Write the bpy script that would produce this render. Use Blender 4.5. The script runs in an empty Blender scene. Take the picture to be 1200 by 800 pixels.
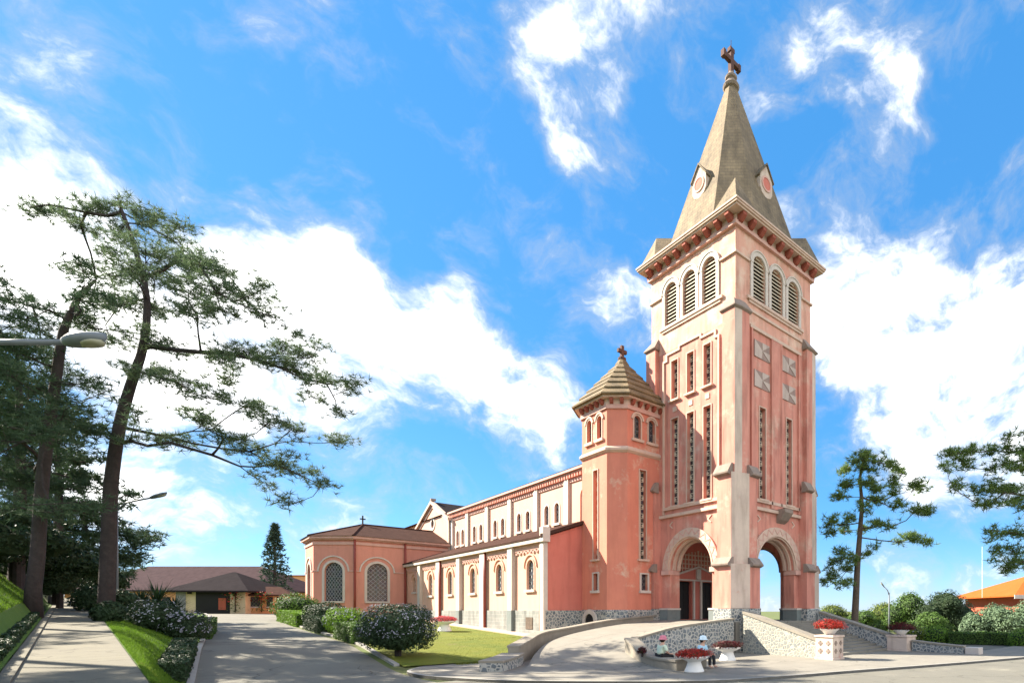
import bpy, bmesh, math, random
from mathutils import Vector, Matrix, noise
from mathutils.geometry import tessellate_polygon
random.seed(11)
sc = bpy.context.scene
COL = sc.collection
R = math.radians
# ------------------------------------------------------------------ camera, sky, sun, exposure
S2 = math.sqrt(.5)
CAM = Vector((-26.16, -23.38, 2.7))
cd = bpy.data.cameras.new('camera'); cam = bpy.data.objects.new('camera', cd); COL.objects.link(cam)
cam.location = CAM; cam.rotation_euler = (R(90), 0, R(-45))
cd.sensor_width = 36; cd.lens = 622 / 1200 * 36; cd.shift_x = -227 / 1200; cd.shift_y = 315 / 1200
cd.clip_start = .1; cd.clip_end = 3000
sc.camera = cam
sc.view_settings.view_transform = 'Standard'; sc.view_settings.look = 'None'
sc.view_settings.gamma = 1; sc.view_settings.use_curve_mapping = False
sc.view_settings.exposure = 1.9
SUNV = Vector((-1, 1.45, 1.28)).normalized()          # towards the sun
sd = bpy.data.lights.new('sun', 'SUN'); sd.energy = 5.0; sd.angle = R(.5); sd.color = (1, .9, .74)
sun = bpy.data.objects.new('sun', sd); COL.objects.link(sun)
sun.rotation_euler = SUNV.to_track_quat('Z', 'Y').to_euler(); sun.location = (-60, 60, 80)

def ray(px, py):
    r = (px - 827) / 622; q = (715 - py) / 622
    return Vector((S2 + S2 * r, S2 - S2 * r, q))
def at(d, px, py): return CAM + ray(px, py) * d

W = bpy.data.worlds.new('World'); sc.world = W; W.use_nodes = True
nt = W.node_tree; nt.nodes.clear()
def N(tree, typ, **kw):
    n = tree.nodes.new(typ)
    for k, v in kw.items():
        if k.startswith('i_'): n.inputs[int(k[2:])].default_value = v
        else: setattr(n, k, v)
    return n
L = nt.links.new
sky = N(nt, 'ShaderNodeTexSky', sky_type='NISHITA', sun_disc=False, sun_elevation=math.asin(SUNV.z), sun_rotation=math.atan2(SUNV.x, SUNV.y))
sky.altitude = 1500; sky.air_density = 1.0; sky.dust_density = .35; sky.ozone_density = 2.5
hs = N(nt, 'ShaderNodeHueSaturation'); hs.inputs['Hue'].default_value = .487; hs.inputs['Saturation'].default_value = 1.2; hs.inputs['Value'].default_value = 1.0
L(sky.outputs[0], hs.inputs['Color'])
az = N(nt, 'ShaderNodeMix', data_type='RGBA'); az.inputs[0].default_value = .68; az.inputs[7].default_value = (.22, 1.16, 2.85, 1); L(hs.outputs[0], az.inputs[6])
tc = N(nt, 'ShaderNodeTexCoord')
# domain warp so that the banks of cloud get ragged edges
wn = N(nt, 'ShaderNodeTexNoise'); wn.inputs['Scale'].default_value = 5; wn.inputs['Detail'].default_value = 5
L(tc.outputs['Generated'], wn.inputs['Vector'])
ws = N(nt, 'ShaderNodeVectorMath', operation='SUBTRACT'); ws.inputs[1].default_value = (.5, .5, .5); L(wn.outputs['Color'], ws.inputs[0])
wm = N(nt, 'ShaderNodeVectorMath', operation='SCALE'); wm.inputs['Scale'].default_value = .16; L(ws.outputs[0], wm.inputs[0])
wa = N(nt, 'ShaderNodeVectorMath', operation='ADD'); L(tc.outputs['Generated'], wa.inputs[0]); L(wm.outputs[0], wa.inputs[1])
CLOUDS = [  # banks of cloud: direction seen as (x, y) of the view at the church, radius, density
    (10, 250, 120, 1.1), (70, 230, 70, .8), (130, 215, 40, .5), (40, 350, 150, 1.3), (160, 390, 130, 1.1), (270, 330, 80, 1), (330, 340, 90, 1.1), (400, 345, 80, 1.1),
    (440, 400, 90, 1.1), (500, 430, 80, 1.1), (560, 445, 70, 1.1), (610, 470, 70, 1.1), (655, 480, 40, .9), (480, 300, 30, .5), (350, 430, 110, 1.1), (270, 470, 110, 1), (220, 560, 100, .9), (130, 560, 130, 1),
    (60, 640, 120, .9), (220, 650, 60, .6), (420, 480, 60, .7), (300, 600, 60, .55), (560, 350, 36, .45), (600, 360, 30, .4), (380, 640, 60, .4), (480, 600, 40, .3), (640, 545, 40, .45),
    (600, 50, 30, .5), (600, 110, 45, .7), (640, 130, 55, .85), (660, 80, 60, .8), (720, 60, 65, .9), (770, 40, 60, .9), (660, 200, 45, .8), (650, 160, 45, .7), (740, 110, 45, .75), (800, 90, 45, .7), (690, 230, 22, .4),
    (590, 10, 25, .4), (690, 20, 50, .5), (880, 120, 55, .75), (930, 60, 70, .8), (960, 20, 60, .7), (1000, 150, 50, .75), (1040, 110, 55, .75), (1070, 60, 40, .5), (990, 200, 25, .5), (1060, 170, 30, .45), (900, 30, 50, .6),
    (1180, 20, 40, .5), (1160, 90, 30, .35), (455, 208, 26, .6), (318, 230, 16, .5), (300, 45, 18, .2), (570, 200, 20, .3), (680, 265, 22, .35),
    (700, 360, 40, .8), (740, 350, 45, .85), (760, 300, 30, .6), (690, 380, 25, .6), (1000, 300, 55, .9), (1060, 330, 85, 1.2), (1130, 360, 90, 1.2), (1190, 390, 90, 1.2), (990, 400, 85, 1.2), (1060, 430, 80, 1.1),
    (1140, 450, 85, 1.1), (1190, 480, 80, 1), (1010, 330, 60, 1), (1040, 520, 60, .95), (1090, 540, 60, .9), (1150, 540, 60, .8), (1010, 545, 35, .5), (1050, 590, 40, .4), (1130, 620, 30, .35), (1170, 640, 40, .45), (1060, 650, 30, .3), (1000, 610, 30, .3),
    (900, 705, 40, .7), (1000, 712, 30, .4), (1020, 655, 28, .3), (905, 640, 30, .3), (960, 690, 20, .3)]
FILL_CLOUDS = [((.25, -1, .45), .75), ((-.75, -.8, .55), .6), ((.95, -.75, .5), .55), ((-1, -.35, .35), .5), ((.1, -.6, 1.0), .55), ((-.7, -.4, 1.2), .4), ((.6, -1.0, .15), .5), ((-.4, -1, .2), .5)]   # unseen cloud banks added behind the camera to brighten the shaded walls
acc = None
for px, py, rad, den in [(a_, b_, c_, d_ * (.92 if b_ > 240 else .8)) for a_, b_, c_, d_ in CLOUDS] + [(b, o_, 0, 1.34) for b, o_ in FILL_CLOUDS]:
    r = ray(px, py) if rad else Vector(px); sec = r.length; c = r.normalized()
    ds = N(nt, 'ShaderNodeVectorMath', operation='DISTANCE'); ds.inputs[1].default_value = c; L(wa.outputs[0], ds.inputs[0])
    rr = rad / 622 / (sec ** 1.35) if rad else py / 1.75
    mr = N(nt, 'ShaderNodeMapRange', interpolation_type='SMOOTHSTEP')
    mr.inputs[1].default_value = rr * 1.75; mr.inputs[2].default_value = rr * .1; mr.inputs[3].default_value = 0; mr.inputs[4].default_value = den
    L(ds.outputs['Value'], mr.inputs[0])
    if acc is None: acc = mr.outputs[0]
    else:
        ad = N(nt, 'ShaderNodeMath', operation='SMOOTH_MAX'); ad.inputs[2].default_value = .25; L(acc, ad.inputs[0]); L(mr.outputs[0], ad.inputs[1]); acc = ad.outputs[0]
mp = N(nt, 'ShaderNodeMapping'); mp.inputs['Scale'].default_value = (1, 1, 1.5); L(wa.outputs[0], mp.inputs['Vector'])
fb = N(nt, 'ShaderNodeTexNoise'); fb.inputs['Scale'].default_value = 7; fb.inputs['Detail'].default_value = 9; fb.inputs['Roughness'].default_value = .62; L(mp.outputs[0], fb.inputs['Vector'])
f1 = N(nt, 'ShaderNodeMath', operation='MULTIPLY_ADD'); f1.inputs[1].default_value = 3.0; f1.inputs[2].default_value = -1.55; L(fb.outputs['Fac'], f1.inputs[0])
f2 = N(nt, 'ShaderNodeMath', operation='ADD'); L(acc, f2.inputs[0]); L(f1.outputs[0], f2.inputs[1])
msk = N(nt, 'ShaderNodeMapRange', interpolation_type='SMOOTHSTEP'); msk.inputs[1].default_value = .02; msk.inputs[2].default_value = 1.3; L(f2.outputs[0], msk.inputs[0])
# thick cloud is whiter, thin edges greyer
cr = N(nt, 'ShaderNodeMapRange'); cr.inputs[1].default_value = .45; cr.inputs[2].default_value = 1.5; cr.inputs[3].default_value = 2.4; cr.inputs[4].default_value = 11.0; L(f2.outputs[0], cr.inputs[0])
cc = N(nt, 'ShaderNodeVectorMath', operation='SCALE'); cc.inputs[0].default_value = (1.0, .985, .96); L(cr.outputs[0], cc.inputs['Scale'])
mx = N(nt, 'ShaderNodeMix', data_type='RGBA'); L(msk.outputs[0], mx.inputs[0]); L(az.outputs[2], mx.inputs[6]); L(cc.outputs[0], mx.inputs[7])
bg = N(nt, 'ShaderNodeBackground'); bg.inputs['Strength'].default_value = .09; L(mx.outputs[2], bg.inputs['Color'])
wo = N(nt, 'ShaderNodeOutputWorld'); L(bg.outputs[0], wo.inputs['Surface'])

# ------------------------------------------------------------------ materials
M = {}
def mat(name, base, rough=.8, alt=None, scale=1.5, amount=.5, streak=0, bump=0, bscale=20, spec=.3, detail=6, patch=None, patch_at=.6, patch_scale=.7, translucent=0):
    """paint, plaster, stone: base colour broken by noise, worn patches and rain streaks"""
    m = bpy.data.materials.new(name); m.use_nodes = True; t = m.node_tree; l = t.links.new
    b = t.nodes['Principled BSDF']; b.inputs['Roughness'].default_value = rough; b.inputs['Specular IOR Level'].default_value = spec
    o = N(t, 'ShaderNodeTexCoord').outputs['Object']
    col = None
    if alt is not None:
        n = N(t, 'ShaderNodeTexNoise'); n.inputs['Scale'].default_value = scale; n.inputs['Detail'].default_value = detail; n.inputs['Roughness'].default_value = .65; l(o, n.inputs['Vector'])
        r = N(t, 'ShaderNodeMapRange'); r.inputs[1].default_value = .5 - amount * .5; r.inputs[2].default_value = .5 + amount * .5; l(n.outputs['Fac'], r.inputs[0])
        x = N(t, 'ShaderNodeMix', data_type='RGBA'); x.inputs[6].default_value = (*base, 1); x.inputs[7].default_value = (*alt, 1); l(r.outputs[0], x.inputs[0]); col = x.outputs[2]
    if patch is not None:
        n = N(t, 'ShaderNodeTexNoise'); n.inputs['Scale'].default_value = patch_scale; n.inputs['Detail'].default_value = 10; n.inputs['Roughness'].default_value = .72; l(o, n.inputs['Vector'])
        r = N(t, 'ShaderNodeMapRange'); r.inputs[1].default_value = patch_at; r.inputs[2].default_value = patch_at + .12; l(n.outputs['Fac'], r.inputs[0])
        x = N(t, 'ShaderNodeMix', data_type='RGBA'); x.inputs[7].default_value = (*patch, 1); l(r.outputs[0], x.inputs[0])
        if col: l(col, x.inputs[6])
        else: x.inputs[6].default_value = (*base, 1)
        col = x.outputs[2]
    if streak:
        mpn = N(t, 'ShaderNodeMapping'); mpn.inputs['Scale'].default_value = (1.3, 1.3, .22); l(o, mpn.inputs['Vector'])
        n = N(t, 'ShaderNodeTexNoise'); n.inputs['Scale'].default_value = 1.6; n.inputs['Detail'].default_value = 8; l(mpn.outputs[0], n.inputs['Vector'])
        r = N(t, 'ShaderNodeMapRange'); r.inputs[1].default_value = .46; r.inputs[2].default_value = .72; r.inputs[4].default_value = streak; l(n.outputs['Fac'], r.inputs[0])
        x = N(t, 'ShaderNodeMix', data_type='RGBA', blend_type='MULTIPLY'); x.inputs[7].default_value = (.42, .38, .36, 1); l(r.outputs[0], x.inputs[0])
        if col: l(col, x.inputs[6])
        else: x.inputs[6].default_value = (*base, 1)
        col = x.outputs[2]
    if col: l(col, b.inputs['Base Color'])
    else: b.inputs['Base Color'].default_value = (*base, 1)
    if bump:
        n = N(t, 'ShaderNodeTexNoise'); n.inputs['Scale'].default_value = bscale; n.inputs['Detail'].default_value = 6; l(o, n.inputs['Vector'])
        bp = N(t, 'ShaderNodeBump'); bp.inputs['Strength'].default_value = bump; bp.inputs['Distance'].default_value = .05; l(n.outputs['Fac'], bp.inputs['Height']); l(bp.outputs[0], b.inputs['Normal'])
    if translucent:
        tr = N(t, 'ShaderNodeBsdfTranslucent'); ms = N(t, 'ShaderNodeMixShader'); ms.inputs[0].default_value = translucent
        if col: l(col, tr.inputs['Color'])
        else: tr.inputs['Color'].default_value = (*base, 1)
        l(b.outputs[0], ms.inputs[1]); l(tr.outputs[0], ms.inputs[2]); l(ms.outputs[0], t.nodes['Material Output'].inputs['Surface'])
    M[name] = m
    return m
mat('tower_pink', (.62, .28, .215), .85, (.52, .20, .155), .45, .5, .6, .25, 14, patch=(.61, .39, .305), patch_at=.53, patch_scale=.36)
mat('tower_upper', (.66, .39, .29), .85, (.60, .28, .215), .5, .5, .5, .25, 14, patch=(.68, .50, .39), patch_at=.5, patch_scale=.4)
mat('turret_pink', (.65, .235, .155), .85, (.55, .185, .13), .5, .5, .2, .2, 14, patch=(.62, .45, .34), patch_at=.56, patch_scale=.4)
mat('nave_pink', (.66, .405, .305), .85, (.61, .345, .255), .5, .6, .12, .15, 12)
mat('side_red', (.58, .19, .145), .85, (.50, .145, .11), .6, .6, .3, .15, 12)
mat('arm_pink', (.62, .28, .21), .85, (.57, .24, .18), .5, .6, .2, .15, 12)
mat('pier_pale', (.62, .50, .41), .9, (.52, .41, .35), 1.2, .5, .5, .3, 16, patch=(.58, .30, .23), patch_at=.58, patch_scale=.6)
mat('cream', (.62, .46, .365), .8, (.53, .37, .30), 1.2, .5, .25, .15, 16)
mat('white_trim', (.60, .53, .47), .7, (.50, .43, .385), 2, .6, .15, .1, 16)
mat('rose_trim', (.62, .40, .34), .8, (.54, .3, .25), 1.5, .5, .2, .1, 16)
mat('corbel_red', (.34, .09, .06), .85, (.25, .07, .05), 3, .6)
mat('cap_stone', (.20, .165, .14), .9, (.32, .24, .2), 2.5, .5, .3, .2, 14)
mat('downpipe_red', (.27, .055, .04), .5, (.2, .045, .035), 2, .5)
mat('dark_stone', (.14, .17, .165), .7, (.2, .22, .215), 3, .5, .2, .15, 12)
mat('concrete', (.235, .218, .185), .9, (.185, .172, .148), .8, .5, 0, .2, 30, patch=(.15, .14, .122), patch_at=.6, patch_scale=.5)
mat('coping', (.30, .27, .22), .85, (.22, .195, .16), 1.6, .5, .2, .2, 20)
mat('asphalt', (.165, .156, .128), .9, (.13, .125, .106), .35, .5, 0, .25, 60, patch=(.225, .212, .17), patch_at=.56, patch_scale=.25)
mat('footpath', (.16, .146, .105), .9, (.12, .11, .085), .9, .5, 0, .25, 40, patch=(.12, .112, .09), patch_at=.58, patch_scale=.7)
mat('sand_path', (.48, .36, .28), .9, (.42, .31, .245), 1, .5, 0, .1, 40)
mat('kerb_stone', (.33, .32, .3), .9, (.25, .24, .22), 2, .5, 0, .2, 20)
mat('grass', (.085, .155, .014), .95, (.055, .11, .010), 1.2, .6, 0, .5, 50, patch=(.13, .145, .03), patch_at=.58, patch_scale=.5)
mat('grass_blade', (.12, .21, .018), .8, (.075, .15, .012), 2.5, .7, translucent=.35, patch=(.17, .19, .035), patch_at=.58, patch_scale=.5)
mat('earth_green', (.075, .125, .02), .95, (.12, .11, .05), .12, .5, 0, .4, 12)
mat('lawn_yellow', (.16, .165, .014), .95, (.085, .12, .012), .7, .5, 0, .5, 50, patch=(.15, .125, .045), patch_at=.6, patch_scale=.6)
mat('roof_brown', (.05, .028, .023), 1, (.075, .042, .034), 1.4, .5, .2, .35, 9, spec=.02)
mat('roof_grey', (.034, .028, .03), 1, (.024, .02, .022), .9, .5, .3, .35, 8, spec=.02)
mat('roof_plum', (.075, .05, .052), 1, (.055, .037, .04), 1.2, .5, .3, .35, 8, spec=.02)
mat('roof_orange', (.42, .105, .028), .9, (.35, .085, .02), 1.2, .5, 0, .25, 10, spec=.03)
mat('black_wood', (.012, .011, .012), .6)
mat('dark_void', (.01, .01, .011), .9)
mat('louvre', (.60, .52, .40), .8, (.52, .44, .34), 2, .5, .3)
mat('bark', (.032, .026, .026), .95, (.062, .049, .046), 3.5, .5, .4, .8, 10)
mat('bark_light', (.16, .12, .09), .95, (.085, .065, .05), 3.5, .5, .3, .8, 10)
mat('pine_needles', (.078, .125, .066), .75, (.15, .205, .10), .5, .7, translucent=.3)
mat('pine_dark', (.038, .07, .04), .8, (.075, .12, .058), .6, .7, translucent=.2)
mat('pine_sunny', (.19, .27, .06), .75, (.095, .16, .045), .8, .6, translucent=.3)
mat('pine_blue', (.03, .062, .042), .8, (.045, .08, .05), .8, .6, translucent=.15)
mat('leaf_dark', (.015, .034, .015), .6, (.03, .06, .02), 2, .6, translucent=.15)
mat('leaf_mid', (.055, .115, .02), .6, (.09, .16, .028), 1.5, .6, translucent=.25)
mat('leaf_lime', (.15, .27, .025), .65, (.11, .21, .022), 1.5, .6, translucent=.3)
mat('leaf_olive', (.11, .16, .025), .65, (.17, .2, .03), .6, .6, translucent=.25)
mat('leaf_silver', (.15, .22, .13), .65, (.11, .17, .09), 1.5, .6, translucent=.25)
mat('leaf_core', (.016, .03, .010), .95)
mat('flower_white', (.42, .44, .46), .7, (.26, .27, .34), 3, .6, translucent=.2)
mat('flower_lilac', (.22, .22, .29), .7, (.36, .36, .42), 3, .6, translucent=.2)
mat('flower_red', (.27, .012, .01), .6, (.40, .03, .014), 5, .6, translucent=.2)
mat('flower_maroon', (.055, .005, .007), .6, (.10, .008, .01), 5, .6, translucent=.15)
mat('flower_pink', (.6, .10, .13), .6, (.5, .05, .05), 5, .6, translucent=.2)
mat('white_paint', (.80, .79, .77), .5, (.72, .71, .69), 3, .6, .1)
mat('steel', (.17, .19, .21), .45, (.13, .145, .16), 4, .5)
mat('lamp_lens', (.30, .29, .2), .3)
mat('hall_cream', (.62, .52, .34), .85, (.55, .45, .29), .6, .5, .2)
mat('hall_orange', (.66, .34, .16), .85, (.6, .3, .14), .5, .5, .1)
mat('hall_grey', (.30, .31, .33), .85, (.25, .26, .28), .6, .5, .2)
mat('brick_red', (.45, .11, .06), .85, (.33, .09, .055), 2, .5)
mat('rust', (.075, .036, .03), .85, (.12, .06, .048), 3, .6)
mat('panel_dark', (.33, .23, .2), .9, (.26, .19, .17), 3, .6, .4)
mat('panel_pale', (.52, .42, .37), .9, (.42, .33, .29), 2.5, .6, .5)
mat('skin', (.55, .33, .24), .6)
mat('hair', (.02, .015, .012), .6)
mat('cloth_mint', (.62, .70, .55), .85, (.5, .6, .45), 5, .6)
mat('cloth_blue', (.30, .52, .68), .85, (.4, .6, .72), 5, .6)
mat('cloth_black', (.02, .02, .024), .85)
mat('hat_pink', (.62, .22, .27), .85, (.5, .14, .2), 5, .6)
mat('hat_sky', (.50, .66, .76), .85, (.62, .72, .78), 5, .6)

def crack(name, scale, width, dark, jx=0, jy=0):
    """cracks, and expansion joints every jx, jy metres, in a paving"""
    t = M[name].node_tree; l = t.links.new; b = t.nodes['Principled BSDF']; src = b.inputs['Base Color'].links[0].from_socket
    o = N(t, 'ShaderNodeTexCoord').outputs['Object']
    nz = N(t, 'ShaderNodeTexNoise'); nz.inputs['Scale'].default_value = .9; nz.inputs['Detail'].default_value = 8; l(o, nz.inputs['Vector'])
    sb = N(t, 'ShaderNodeVectorMath', operation='SCALE'); sb.inputs['Scale'].default_value = 1.6; l(nz.outputs['Color'], sb.inputs[0])
    adn = N(t, 'ShaderNodeVectorMath', operation='ADD'); l(o, adn.inputs[0]); l(sb.outputs[0], adn.inputs[1])
    v = N(t, 'ShaderNodeTexVoronoi', feature='DISTANCE_TO_EDGE'); v.inputs['Scale'].default_value = scale; l(adn.outputs[0], v.inputs['Vector'])
    r = N(t, 'ShaderNodeMapRange'); r.inputs[1].default_value = width * .3; r.inputs[2].default_value = width; r.inputs[3].default_value = 1; r.inputs[4].default_value = 0; l(v.outputs['Distance'], r.inputs[0])
    n2 = N(t, 'ShaderNodeTexNoise'); n2.inputs['Scale'].default_value = .35; l(o, n2.inputs['Vector'])
    m2 = N(t, 'ShaderNodeMapRange'); m2.inputs[1].default_value = .45; m2.inputs[2].default_value = .6; l(n2.outputs['Fac'], m2.inputs[0])
    mu = N(t, 'ShaderNodeMath', operation='MULTIPLY'); l(r.outputs[0], mu.inputs[0]); l(m2.outputs[0], mu.inputs[1]); fac = mu.outputs[0]
    # oil spots and old stains
    n3 = N(t, 'ShaderNodeTexNoise'); n3.inputs['Scale'].default_value = 1.3; n3.inputs['Detail'].default_value = 4; l(o, n3.inputs['Vector'])
    m3 = N(t, 'ShaderNodeMapRange'); m3.inputs[1].default_value = .62; m3.inputs[2].default_value = .74; m3.inputs[4].default_value = .45; l(n3.outputs['Fac'], m3.inputs[0])
    mxx = N(t, 'ShaderNodeMath', operation='MAXIMUM'); l(fac, mxx.inputs[0]); l(m3.outputs[0], mxx.inputs[1]); fac = mxx.outputs[0]
    if jx:
        br = N(t, 'ShaderNodeTexBrick'); br.offset = 0; br.inputs['Scale'].default_value = 1; br.inputs['Brick Width'].default_value = jx; br.inputs['Row Height'].default_value = jy; br.inputs['Mortar Size'].default_value = .018; l(o, br.inputs['Vector'])
        mx3 = N(t, 'ShaderNodeMath', operation='MAXIMUM'); l(fac, mx3.inputs[0]); l(br.outputs['Fac'], mx3.inputs[1]); fac = mx3.outputs[0]
    x = N(t, 'ShaderNodeMix', data_type='RGBA', blend_type='MULTIPLY'); x.inputs[7].default_value = (dark, dark, dark * .96, 1); l(fac, x.inputs[0]); l(src, x.inputs[6]); l(x.outputs[2], b.inputs['Base Color'])
crack('asphalt', .32, .018, .5); crack('concrete', .3, .012, .55, 3.1, 3.3); crack('footpath', .4, .015, .55, 40, 2.4)
def cobble(name, stone, stone2, mortar, scale, gap):
    m = bpy.data.materials.new(name); m.use_nodes = True; t = m.node_tree; l = t.links.new; b = t.nodes['Principled BSDF']; b.inputs['Roughness'].default_value = .8
    o = N(t, 'ShaderNodeTexCoord').outputs['Object']
    nz = N(t, 'ShaderNodeTexNoise'); nz.inputs['Scale'].default_value = 3; l(o, nz.inputs['Vector'])
    sb = N(t, 'ShaderNodeVectorMath', operation='SCALE'); sb.inputs['Scale'].default_value = .12; l(nz.outputs['Color'], sb.inputs[0])
    adn = N(t, 'ShaderNodeVectorMath', operation='ADD'); l(o, adn.inputs[0]); l(sb.outputs[0], adn.inputs[1])
    v = N(t, 'ShaderNodeTexVoronoi', feature='DISTANCE_TO_EDGE'); v.inputs['Scale'].default_value = scale; l(adn.outputs[0], v.inputs['Vector'])
    vc = N(t, 'ShaderNodeTexVoronoi', feature='F1'); vc.inputs['Scale'].default_value = scale; l(adn.outputs[0], vc.inputs['Vector'])
    r = N(t, 'ShaderNodeMapRange', interpolation_type='SMOOTHSTEP'); r.inputs[1].default_value = gap * .55; r.inputs[2].default_value = gap * 1.25; l(v.outputs['Distance'], r.inputs[0])
    sx = N(t, 'ShaderNodeMix', data_type='RGBA'); sx.inputs[6].default_value = (*stone, 1); sx.inputs[7].default_value = (*stone2, 1)
    sp = N(t, 'ShaderNodeSeparateColor'); l(vc.outputs['Color'], sp.inputs[0]); l(sp.outputs[0], sx.inputs[0])
    x = N(t, 'ShaderNodeMix', data_type='RGBA'); x.inputs[6].default_value = (*mortar, 1); l(sx.outputs[2], x.inputs[7]); l(r.outputs[0], x.inputs[0]); l(x.outputs[2], b.inputs['Base Color'])
    bp = N(t, 'ShaderNodeBump'); bp.inputs['Strength'].default_value = .6; bp.inputs['Distance'].default_value = .04; l(r.outputs[0], bp.inputs['Height']); l(bp.outputs[0], b.inputs['Normal'])
    M[name] = m
cobble('cobble', (.085, .105, .125), (.19, .21, .22), (.40, .385, .35), 4.4, .13)
cobble('cobble_pale', (.16, .18, .185), (.27, .265, .23), (.40, .37, .30), 4.6, .11)

def courses(name, c1, c2, mortar, w, h, ms, streak=True, bump=.4, flat=False):
    """coursed blocks, tiles or slates; runs round vertical faces"""
    m = bpy.data.materials.new(name); m.use_nodes = True; t = m.node_tree; l = t.links.new; b = t.nodes['Principled BSDF']; b.inputs['Roughness'].default_value = .85
    o = N(t, 'ShaderNodeTexCoord').outputs['Object']
    sp = N(t, 'ShaderNodeSeparateXYZ'); l(o, sp.inputs[0])
    a = N(t, 'ShaderNodeMath', operation='ADD'); l(sp.outputs[0], a.inputs[0]); l(sp.outputs[1], a.inputs[1]); a.operation = 'SUBTRACT'
    cb = N(t, 'ShaderNodeCombineXYZ'); l(a.outputs[0], cb.inputs[0]); l(sp.outputs[2], cb.inputs[1])
    br = N(t, 'ShaderNodeTexBrick'); br.inputs['Color1'].default_value = (*c1, 1); br.inputs['Color2'].default_value = (*c2, 1); br.inputs['Mortar'].default_value = (*mortar, 1)
    br.inputs['Scale'].default_value = 1; br.inputs['Brick Width'].default_value = w; br.inputs['Row Height'].default_value = h; br.inputs['Mortar Size'].default_value = ms; br.inputs['Mortar Smooth'].default_value = .3
    l(cb.outputs[0], br.inputs['Vector'])
    n = N(t, 'ShaderNodeTexNoise'); n.inputs['Scale'].default_value = .8; n.inputs['Detail'].default_value = 10; n.inputs['Roughness'].default_value = .7
    mpn = N(t, 'ShaderNodeMapping'); mpn.inputs['Scale'].default_value = (1.6, 1.6, .35 if streak else 1.6); l(o, mpn.inputs['Vector']); l(mpn.outputs[0], n.inputs['Vector'])
    r = N(t, 'ShaderNodeMapRange'); r.inputs[1].default_value = .3; r.inputs[2].default_value = .75; r.inputs[3].default_value = .5; r.inputs[4].default_value = 1.45; l(n.outputs['Fac'], r.inputs[0])
    x = N(t, 'ShaderNodeVectorMath', operation='SCALE'); l(br.outputs['Color'], x.inputs[0]); l(r.outputs[0], x.inputs['Scale']); l(x.outputs[0], b.inputs['Base Color'])
    bp = N(t, 'ShaderNodeBump'); bp.inputs['Strength'].default_value = bump; bp.inputs['Distance'].default_value = .04; bp.invert = True; l(br.outputs['Fac'], bp.inputs['Height']); l(bp.outputs[0], b.inputs['Normal'])
    M[name] = m
courses('block_grey', (.19, .20, .19), (.24, .245, .23), (.33, .325, .30), .62, .3, .014)
courses('spire_slate', (.21, .155, .09), (.17, .125, .075), (.10, .075, .05), .55, .3, .016)
courses('turret_tile', (.21, .15, .075), (.16, .115, .06), (.08, .06, .035), .45, .18, .015)

def leaded(name, glass, lead, w, h, ms):
    m = bpy.data.materials.new(name); m.use_nodes = True; t = m.node_tree; l = t.links.new; b = t.nodes['Principled BSDF']; b.inputs['Roughness'].default_value = .18
    o = N(t, 'ShaderNodeTexCoord').outputs['Object']
    sp = N(t, 'ShaderNodeSeparateXYZ'); l(o, sp.inputs[0])
    a = N(t, 'ShaderNodeMath', operation='ADD'); l(sp.outputs[0], a.inputs[0]); l(sp.outputs[1], a.inputs[1]); a.operation = 'SUBTRACT'
    cb = N(t, 'ShaderNodeCombineXYZ'); l(a.outputs[0], cb.inputs[0]); l(sp.outputs[2], cb.inputs[1])
    rot = N(t, 'ShaderNodeMapping'); rot.inputs['Rotation'].default_value = (0, 0, R(45)); l(cb.outputs[0], rot.inputs['Vector'])
    br = N(t, 'ShaderNodeTexBrick'); br.offset = 0; br.inputs['Scale'].default_value = 1; br.inputs['Brick Width'].default_value = w; br.inputs['Row Height'].default_value = h; br.inputs['Mortar Size'].default_value = ms
    l(rot.outputs[0], br.inputs['Vector'])
    n = N(t, 'ShaderNodeTexVoronoi'); n.inputs['Scale'].default_value = 2.2; l(o, n.inputs['Vector'])
    hsv = N(t, 'ShaderNodeHueSaturation'); hsv.inputs['Saturation'].default_value = .55; hsv.inputs['Value'].default_value = .12; l(n.outputs['Color'], hsv.inputs['Color'])
    g = N(t, 'ShaderNodeMix', data_type='RGBA'); g.inputs[0].default_value = .35; g.inputs[6].default_value = (*glass, 1); l(hsv.outputs[0], g.inputs[7])
    x = N(t, 'ShaderNodeMix', data_type='RGBA'); l(br.outputs['Fac'], x.inputs[0]); l(g.outputs[2], x.inputs[6]); x.inputs[7].default_value = (*lead, 1); l(x.outputs[2], b.inputs['Base Color'])
    rm = N(t, 'ShaderNodeMapRange'); rm.inputs[3].default_value = .15; rm.inputs[4].default_value = .7; l(br.outputs['Fac'], rm.inputs[0]); l(rm.outputs[0], b.inputs['Roughness'])
    M[name] = m
leaded('stained_glass', (.03, .035, .045), (.27, .27, .28), .34, .34, .03)
leaded('dark_glass', (.02, .022, .028), (.10, .09, .085), .3, .3, .025)

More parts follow.
